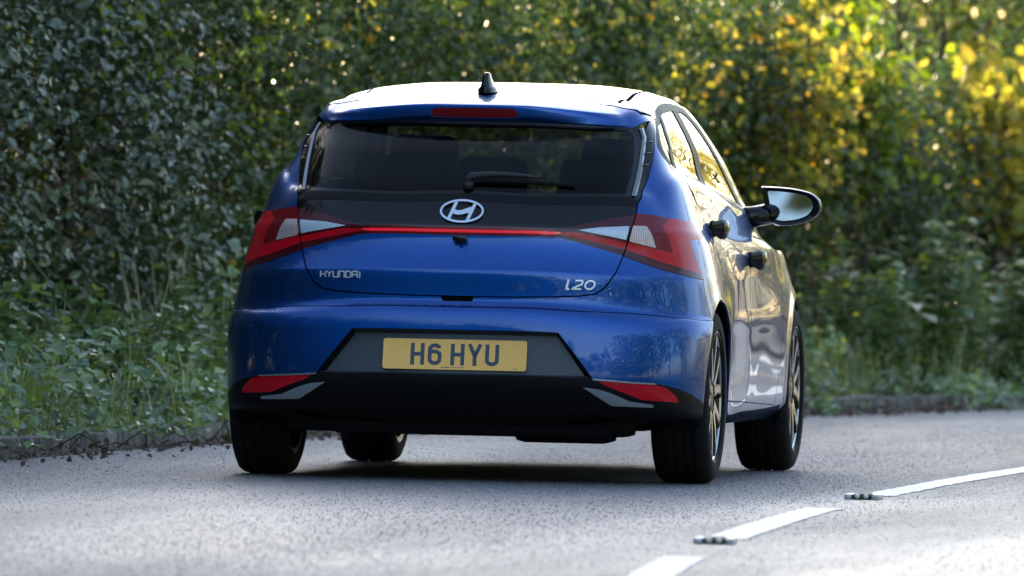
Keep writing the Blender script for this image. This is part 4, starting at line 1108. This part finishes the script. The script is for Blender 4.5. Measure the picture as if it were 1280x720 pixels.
# in view: station along the kerb, height, kind of leaf
IN_VIEW = [
 (6.6, 2.4, 4.6, 'ivy', .044, 24000, "dark ivy-clad hedge shrub at the far left edge of the picture", [('lime', .02, .6, 2.0, .06)]),
 (8.8, 2.4, 4.4, 'ivy', .044, 28000, "dark glossy hedge shrub left of the car, with a pale leaf spray high up", [('lime', .015, .7, 1.9, .065), ('dead', .03, .3, 1.2, .05)]),
 (10.8, 2.4, 3.6, 'ivy', .042, 27000, "dark hedge shrub just left of the car's rear corner", [('lime', .03, 1.3, 1.9, .065)]),
 (12.8, 2.4, 2.55, 'haw', .042, 22000, "hedge shrub behind the left end of the car roof with sunlit tips", [('gold', .015, 1.7, 2.3, .05)]),
 (14.8, 2.4, 2.45, 'haw', .044, 20000, "mid-green hedge shrub right behind the roof aerial", [('lime', .04, 1.5, 2.2, .055), ('gold', .03, 1.6, 2.3, .05)]),
 (16.8, 2.4, 2.5, 'haw', .044, 22000, "hedge shrub above the right end of the car roof, yellow at its top", [('gold', .03, 1.75, 2.3, .055)]),
 (18.8, 2.4, 2.2, 'haw', .046, 22000, "mottled hedge shrub behind the car's side windows", [('gold', .035, 1.65, 2.1, .06)]),
 (20.8, 2.4, 1.75, 'haw', .046, 20000, "low mottled hedge shrub behind the car's door mirror under yellow leaves", [('gold', .10, 1.25, 1.8, .06), ('dead', .15, .3, 1.1, .05)]),
 (22.8, 2.4, 1.65, 'haw', .046, 20000, "low dull hedge shrub right of the door mirror under the yellow sapling", [('gold', .04, 1.3, 1.7, .06), ('dead', .25, .3, 1.2, .05)]),
 (24.9, 2.6, 2.9, 'haw', .046, 18000, "dull green hedge shrub at the right edge of the picture", [('dead', .30, .3, 1.5, .05)]),
 (27.2, 2.8, 3.0, 'haw', .05, 12000, "grey-green hedge shrub farthest round the bend on the right", []),
]
for y_, ln, H, lf, sz, nl, lab, ex in IN_VIEW:
    seed += 1; shrub(y_, ln, H, 1.45, 3.3, nl, lf, sz, lab, seed=seed, extra=ex)
# out of frame, they shade the road and show in the paintwork
for k, y_ in enumerate(list(np.arange(-58, 5, 4.2))):
    seed += 1; shrub(float(y_), 4.6, 4.8 if y_ < 6 else 3.2, 1.5, 3.6, 5200, 'ivy', .10, "tall dark hedge shrub beside the road outside the picture", clump=.28, nclump=150, seed=seed, stems=3, group="hedge shrubs outside the picture")

for k, (y_, H) in enumerate(((13.6, 2.2), (16.6, 2.0), (19.4, 1.6), (22.4, 1.3), (25.4, 2.4))):  # unseen shrubs added so low sun only grazes the hedge top
    seed += 1; shrub(y_, 3.4, H, 3.5, 5.4, 6500, 'haw', .11, "unseen low shrub added behind the sunlit part of the hedge to block stray sun", clump=.22, nclump=150, seed=seed, stems=3, group="shrubs added behind the hedge to block the sun", face=.3)
for k, (y_, H) in enumerate(((30.0, 2.9), (33.0, 3.2), (36.0, 3.0), (39.0, 3.3))):  # golden backlight painted as leaf colour, mirrored in the doors
    seed += 1; shrub(y_, 3.4, H, 1.5, 3.4, 9000, 'gold' if k % 2 == 0 else 'olive', .07, "hedge shrub round the bend outside the picture, golden backlight put into its leaf colour", clump=.2, nclump=150, seed=seed, group="hedge shrubs round the bend outside the picture")
for k, y_ in enumerate(np.arange(-26, 11.5, 3.6)):      # backing row added behind the tall hedge to block the sun
    seed += 1; shrub(float(y_), 4.2, 4.9 if y_ < 8 else 4.2, 3.5, 5.9, 12000 if y_ > -4 else 5000, 'ivy', .125, "dark shrub added behind the tall part of the hedge to block the sun", clump=.26, nclump=150, seed=seed, stems=3, group="shrubs added behind the hedge to block the sun", face=.3)

# trees on the right-hand side of the road and behind the camera, seen in the car's paint and mirrors
def tree(x_, y_, H, rad, nleaf, size, leaf, label, seed, group, zlow=.25, trunk_r=.14, name="roadside_tree", nclump=110, clump=.38):
    rng = np.random.default_rng(seed + 900); root = empty(name, (x_, y_, 0)); tag(root, label, "tree", group)
    mb = MB(); branching(mb, (0, 0, -.1), (rng.normal() * .2, rng.normal() * .2, H * .85), trunk_r, 16, rad * .55, rng); mb.build("trunk", M_TWIG, root, True)
    t = rng.uniform(0, 2 * math.pi, nclump); zz = rng.uniform(zlow, 1, nclump); prof = np.sqrt(np.clip(1 - ((zz - .55) / .5) ** 2, .04, 1))
    rr = rad * prof * np.sqrt(rng.uniform(.15, 1, nclump)) * rng.uniform(.7, 1.15, nclump)
    cc = np.stack([rr * np.cos(t), rr * np.sin(t), zz * H], 1); k = rng.integers(0, nclump, nleaf)
    C = cc[k] + rng.normal(size=(nleaf, 3)) * clump * np.array([1, 1, .7])
    C[:, 2] = np.maximum(C[:, 2], .1)
    leaves_obj("crown", C, rng.normal(size=(nleaf, 3)) + np.array([0, 0, .5]), size * rng.lognormal(0, .25, nleaf), M_L[leaf], root, rng=rng, kind="stuff")
    return root
k = 0
for y_ in np.arange(2, 62, 4.0):
    k += 1; x_, y2 = off(right_x, float(y_), 3.2 + 1.2 * math.sin(k * 2.1))
    tree(float(x_), float(y2), (3.0 + 1.5 * math.sin(k * 2.3)) * (1.4 if 14 < y_ < 34 else .8), 1.7, 3200, .11, 'gold' if k % 3 else 'olive', "sunlit tree on the right verge outside the picture", k, "trees along the right verge")
for y_ in np.arange(-50, 4, 3.4):
    k += 1; x_, y2 = off(right_x, float(y_), (3.6 if y_ > -17 else 8.5) + 1.4 * math.sin(k * 2.1))
    tree(float(x_), float(y2), 5.6 + 1.4 * math.sin(k * 1.7), 2.6, 1900, .25, 'ivy', "tree on the right verge behind the car outside the picture", k, "trees along the right verge")
for q in range(20):
    k += 1; a = math.radians(-66 + 132 * q / 19)
    tree(6 + 62 * math.sin(a), -43 - 46 * math.cos(a), 15 + 4 * math.sin(k * 1.9), 5.2, 2400, .66, 'ivy', "dark tree behind the camera outside the picture", k, "trees behind the camera", nclump=90, clump=.8, trunk_r=.25)
for q, (x_, y_) in enumerate([(-7.4, 13.0), (-9.6, 15.2), (-12.0, 12.5), (-13.0, 17.5), (-11.2, 15.0), (-7.0, 11.0), (-7.6, 8.6), (-8.6, 5.6), (-9.0, 3.5), (-10.5, 8.0), (-9.4, 1.5), (-10.2, -3.5), (-10, -9), (-9.5, -15), (-9, -21), (-8.5, -27), (-7.5, -33), (-6.5, -39), (-6, -45)]):  # trees added out of view to keep low sun off the car
    k += 1; tree(x_, y_, (5.4 if x_ > -8 else 8.0) if y_ > 10 else 6.6 if y_ > 5 else 9.0, 2.9, 9000 if y_ > -10 else 5000, .34 if y_ > -10 else .40, 'ivy', "unseen dense tree added behind the tall hedge on the left to block the sun", k, "unseen trees added to block the sun", zlow=.0, nclump=150, clump=.5)
for q, (x_, y_, H, rad) in enumerate([(4.7, 38.5, 6.0, 1.5), (6.4, 37.5, 4.7, 1.5), (3.0, 37.0, 4.0, 1.2)]):
    k += 1; tree(x_, y_, H, rad, 6000, .09, 'gold', "golden tree in the hedge round the bend, outside the picture seen in the windows", k, "golden trees round the bend", zlow=.15, nclump=120, clump=.26)
# beyond the hedge; gold ones have sun glow put into their leaf colour
for q, (x_, y_, H, rad, lf, lab) in enumerate([
    (-16, 40, 3.9, 2.6, 'haw', "tree beyond the hedge above the left half of the car roof"),
    (-12.5, 41, 3.7, 2.6, 'haw', "tree beyond the hedge above the middle of the roof"),
    (-9.5, 40, 3.9, 2.6, 'olive', "tree beyond the hedge above the car's side windows"),
    (-6.6, 41, 3.9, 2.6, 'gold', "tree with sun glow put into its yellow-green leaves, beyond the low part of the hedge, above the door mirror"),
    (-4.2, 44, 3.9, 2.6, 'gold', "tree with sun glow put into its yellow leaves, beyond the hedge between the mirror and the upper right corner"),
    (-1.5, 42, 3.9, 2.6, 'olive', "dull green tree beyond the hedge in the upper right corner"),
    (2.5, 45, 4.0, 2.8, 'haw', "dark tree beyond the hedge past the right edge")]):
    tree(x_, y_, H, rad, 9000, .15, lf, lab, 300 + q, "trees beyond the hedge", zlow=.0, nclump=220, clump=.5, name="background_tree")

# the yellow-leaved sapling that stands out of the low part of the hedge
def sapling(y_, d, H, n, size, leaf, label, seed):
    rng = np.random.default_rng(seed); x0, y0, nr = hedge_frame(y_, d); tg = np.array([-nr[1], nr[0], 0]); tg = tg if tg[1] > 0 else -tg
    root = empty("sapling", (x0, y0, .15)); tag(root, label, "sapling", "saplings in the hedge")
    mb = MB(); C = []
    for st in range(4):
        lean = tg * rng.uniform(-.55, .55) + nr * rng.uniform(-.1, .25); tip = lean * 1.1 + np.array([0, 0, H * rng.uniform(.75, 1)])
        P = [tip * t + np.array([0, 0, 0]) + lean * .3 * t * (1 - t) for t in np.linspace(0, 1, 6)]; mb.tube(P, [.012, .011, .009, .007, .005, .003], 6)
        for j in range(n):
            t = rng.uniform(.5, 1.0); p = tip * t; dr = tg * rng.normal() * .20 + nr * rng.normal() * .12 + np.array([0, 0, rng.uniform(-.02, .12)])
            e = p + dr; mb.tube([p, (p + e) / 2 + np.array([0, 0, .02]), e], [.004, .003, .002], 4)
            for q in range(7): C.append(p + dr * rng.uniform(.35, 1.1) + rng.normal(size=3) * .035)
    mb.build("stems", M_TWIG, root, True)
    leaves_obj("leaves", C, rng.normal(size=(len(C), 3)) * .6 + nr * .5 + np.array([0, 0, .4]), size * rng.lognormal(0, .2, len(C)), M_L[leaf], root, aspect=.8, rng=rng)
    return root
sapling(22.9, 1.40, 1.72, 22, .090, 'gold', "yellow-leaved sapling reaching out of the hedge at upper right", 5)
sapling(19.6, 1.50, 2.05, 34, .062, 'gold', "golden sapling in the hedge between the car and the larger yellow one", 6)
sapling(20.8, 1.50, 2.1, 26, .070, 'lime', "yellow-green sapling between the two golden ones in the hedge", 8)

# ------------------------------------------------------------------ verge plants
def blades(name, n, y0, y1, d0, d1, h0, h1, seed, mat, width=.006, clumps=None):
    rng = np.random.default_rng(seed)
    if clumps:
        cy = rng.uniform(y0, y1, clumps); cd = rng.uniform(d0, d1, clumps); k = rng.integers(0, clumps, n); yy = cy[k] + rng.normal(size=n) * .10; dd = cd[k] + rng.normal(size=n) * .07; hh = rng.uniform(h0, h1, n) * rng.uniform(.5, 1.15, clumps)[k]
    else: yy = rng.uniform(y0, y1, n); dd = rng.uniform(d0, d1, n); hh = rng.uniform(h0, h1, n)
    dd = np.maximum(dd, .10)
    m = slope(kerb_x, yy); nn = np.sqrt(1 + m * m); X = kerb_x(yy) - dd / nn; Y = yy + dd * m / nn; Z = np.interp(dd, (.13, .4, .9, 1.5, 2.4), (.055, .09, .14, .22, .30)) - .02
    a = rng.uniform(0, 2 * math.pi, n); L = hh * rng.uniform(.15, .7, n); dx, dy = np.cos(a) * L, np.sin(a) * L; wx, wy = -np.sin(a) * width, np.cos(a) * width
    V = np.stack([np.stack([X + wx, Y + wy, Z], 1), np.stack([X - wx, Y - wy, Z], 1), np.stack([X + dx * .3 + wx * .8, Y + dy * .3 + wy * .8, Z + hh * .6], 1), np.stack([X + dx * .3 - wx * .8, Y + dy * .3 - wy * .8, Z + hh * .6], 1), np.stack([X + dx, Y + dy, Z + hh * .9], 1)], 1).reshape(-1, 3)
    F = []
    for i in range(n): b = 5 * i; F += [(b, b + 1, b + 3, b + 2), (b + 2, b + 3, b + 4)]
    o = mesh_np(name, V, F, mat); tag(o, kind='stuff'); return o
tag(blades("grass", 10000, 1.0, 32, .10, 1.7, .12, .42, 1, M_L['grass'], width=.0035, clumps=600), "tangled green grass on the verge between kerb and hedge", "grass")
def ground_leaves(name, n, y0, y1, d0, d1, z0, z1, size, mat, seed, clumps, label, cat, up_=.9, spread=.12):
    rng = np.random.default_rng(seed); cy = rng.uniform(y0, y1, clumps); cd = rng.uniform(d0, d1, clumps); ch = rng.uniform(.3, 1, clumps); k = rng.integers(0, clumps, n)
    yy = cy[k] + rng.normal(size=n) * spread; dd = cd[k] + rng.normal(size=n) * spread * .8; m = slope(kerb_x, yy); nn = np.sqrt(1 + m * m)
    zz = np.interp(dd, (.0, .13, .4, .9, 1.5, 2.4), (.085, .10, .10, .15, .23, .31)) + z0 + (z1 - z0) * ch[k] * rng.uniform(0, 1, n)
    C = np.stack([kerb_x(yy) - dd / nn, yy + dd * m / nn, zz], 1)
    o = leaves_obj(name, C, rng.normal(size=(n, 3)) * .6 + np.array([.3, -.4, up_]), size * rng.lognormal(0, .3, n), mat, rng=rng); tag(o, label, cat, kind='stuff'); return o
ground_leaves("undergrowth", 18000, 1, 32, .12, 1.8, 0, .36, .048, M_L['weed'], 11, 240, "leafy green weeds on the verge", "weeds")
ground_leaves("ivy", 5000, 1, 32, .02, .7, -.03, .10, .038, M_L['weed'], 12, 150, "ivy creeping over the top of the kerb", "ivy")
ground_leaves("ivy", 3500, 13, 27, -.10, .35, -.08, .08, .045, M_L['weed'], 22, 60, "leafy creepers hanging over the right-hand stretch of kerb", "ivy")
ground_leaves("leaf_litter", 4500, 0, 30, -.08, .22, -.09, -.02, .030, M_L['dead'], 13, 120, "dead leaves and twigs gathered along the kerb", "dead leaves", spread=.2)
def nettle(y_, d, H, n, label, seed, leaf='weed', size=.085):
    rng = np.random.default_rng(seed); x0, y0, nr = hedge_frame(y_, d); root = empty("nettle_clump", (x0, y0, .1)); tag(root, label, "weed", "tall weeds on the verge")
    mb = MB(); C = []; NN = []
    for k in range(n):
        b = rng.normal(size=3) * .13; b[2] = 0; h = H * rng.uniform(.55, 1.05); tip = b + np.array([rng.normal() * .09, rng.normal() * .09, h]); mb.tube([b, (b + tip) / 2, tip], [.005, .004, .002], 5)
        for t in np.linspace(.15, 1, 9):
            p = b + (tip - b) * t; a = rng.uniform(0, 6.28)
            for q in (0, math.pi):
                dr = np.array([math.cos(a + q), math.sin(a + q), -.25]) * size * (.9 - .45 * t); C.append(p + dr * .6); NN.append(np.array([dr[0] * 4, dr[1] * 4, .9]))
    mb.build("stems", M_L['weed'], root, True)
    leaves_obj("leaves", C, np.array(NN) + rng.normal(size=(len(C), 3)) * .2, size * rng.lognormal(0, .22, len(C)), M_L[leaf], root, aspect=.5, rng=rng)
NET = [(5.2, .9, .52, "leafy nettle clump at the left edge of the picture behind the kerb"), (6.0, .6, .40, "low nettle clump leaning to the kerb at far left"), (6.9, 1.0, .55, "bright green nettle clump between kerb and hedge, left of the dry stalk"),
       (7.6, .7, .45, "nettle clump above the bare stretch of kerb on the left"), (8.4, 1.0, .58, "tall nettle clump left of the car against the dark hedge"), (9.2, .7, .5, "nettle clump beside the car's rear left corner"),
       (18.4, .55, .72, "bushy nettle clump by the car's front wheel"), (19.6, .6, .85, "tallest nettle clump right of the car"), (20.5, .45, .66, "nettle clump hanging over the right-hand kerb"), (21.4, .6, .55, "low nettle clump in the middle of the right verge"),
       (22.6, .6, .62, "nettle clump near the right edge of the picture"), (23.6, .5, .6, "nettle clump at the right edge above the kerb")]
for q, (y_, d, H, lab) in enumerate(NET): nettle(y_, d, H, (16 if H > .5 else 11) + (16 if y_ > 15 else 0), lab, 40 + q, size=.10 if y_ > 15 else .085)
def dry_stalk(y_, d, H, label, seed):
    rng = np.random.default_rng(seed); x0, y0, nr = hedge_frame(y_, d); root = empty("dry_stalk", (x0, y0, .12)); tag(root, label, "dry stalk", "dry stalks on the verge")
    mb = MB(); 
    for k in range(5):
        t = np.array([rng.normal() * .18, rng.normal() * .18, H * rng.uniform(.7, 1)]); mb.tube([(0, 0, 0), t * .5 + rng.normal(size=3) * .02, t], [.004, .003, .0015], 5)
    mb.build("stalks", simple_mat("straw", (.30, .25, .14), .7), root, True)
dry_stalk(7.3, .8, .75, "pale dry grass stalk standing before the dark hedge on the left", 1); dry_stalk(9.0, 1.1, .8, "thin dry stalks beside the car's left rear corner", 2)
mb = MB(); rng = np.random.default_rng(77)
for k in range(260):
    yy = rng.uniform(1, 24); x_, y_ = off(kerb_x, yy, -.02 + rng.normal() * .06); a = rng.uniform(0, 6.28); L = rng.uniform(.1, .35)
    mb.tube([(x_, y_, .01), (x_ + math.cos(a) * L * .5, y_ + math.sin(a) * L * .5, .03 + rng.uniform(0, .08)), (x_ + math.cos(a) * L, y_ + math.sin(a) * L, .02)], [.003, .003, .001], 4)
tag(mb.build("fallen_twigs", M_TWIG), "dead bramble twigs lying against the kerb", "twigs", kind='stuff')

# stone chippings that stand proud of the asphalt, on the stretch of road in view
rng = np.random.default_rng(5); n = 210000
yy = -13 + 27 * rng.random(n) ** 1.25; t = rng.random(n); X = kerb_x(yy) + .05 + t * (centre_x(yy) + 2.2 - kerb_x(yy))
worn = .5 + .5 * np.sin(X * 2.4 + .6 * np.sin(yy * .35)) ; kp = rng.random(n) < .35 + .65 * worn; kp &= ~((X > centre_x(yy) + .3) & (yy < 2) & (rng.random(n) < .6)); X, yy = X[kp], yy[kp]; n = len(X)
r_ = rng.uniform(.0022, .0050, n); h_ = rng.uniform(.0012, .0032, n); a0 = rng.uniform(0, 6.28, n)
V = np.zeros((n, 5, 3)); 
for k in range(4): V[:, k, 0] = X + r_ * np.cos(a0 + k * 1.57) * rng.uniform(.7, 1.2, n); V[:, k, 1] = yy + r_ * np.sin(a0 + k * 1.57) * rng.uniform(.7, 1.2, n); V[:, k, 2] = -.001
V[:, 4, 0] = X + r_ * rng.uniform(-.4, .4, n); V[:, 4, 1] = yy + r_ * rng.uniform(-.4, .4, n); V[:, 4, 2] = h_
idx = (np.arange(n) * 5)[:, None] + np.array([0, 1, 4, 1, 2, 4, 2, 3, 4, 3, 0, 4])[None]
me = bpy.data.meshes.new("chippings"); me.vertices.add(n * 5); me.vertices.foreach_set("co", V.ravel()); me.loops.add(n * 12); me.loops.foreach_set("vertex_index", idx.ravel().astype(np.int32))
me.polygons.add(n * 4); me.polygons.foreach_set("loop_start", (np.arange(n * 4) * 3).astype(np.int32)); me.polygons.foreach_set("loop_total", np.full(n * 4, 3, np.int32))
def chip_mat():
    m, nn, l, p = node_mat("road_chippings"); g = nn.new("ShaderNodeNewGeometry"); r = nn.new("ShaderNodeValToRGB"); l.new(g.outputs["Random Per Island"], r.inputs[0])
    e = r.color_ramp.elements; e[0].position = 0; e[0].color = (.022, .023, .025, 1); e[1].position = 1; e[1].color = (.36, .36, .37, 1); k = e.new(.45); k.color = (.06, .061, .066, 1); k = e.new(.8); k.color = (.20, .20, .21, 1)
    l.new(r.outputs[0], p.inputs["Base Color"]); p.inputs["Roughness"].default_value = .5; return m
me.materials.append(chip_mat()); me.update(calc_edges=True)
tag(link(bpy.data.objects.new("chippings", me)), "coarse grey stone chippings in the road surface", "chippings", kind='stuff')
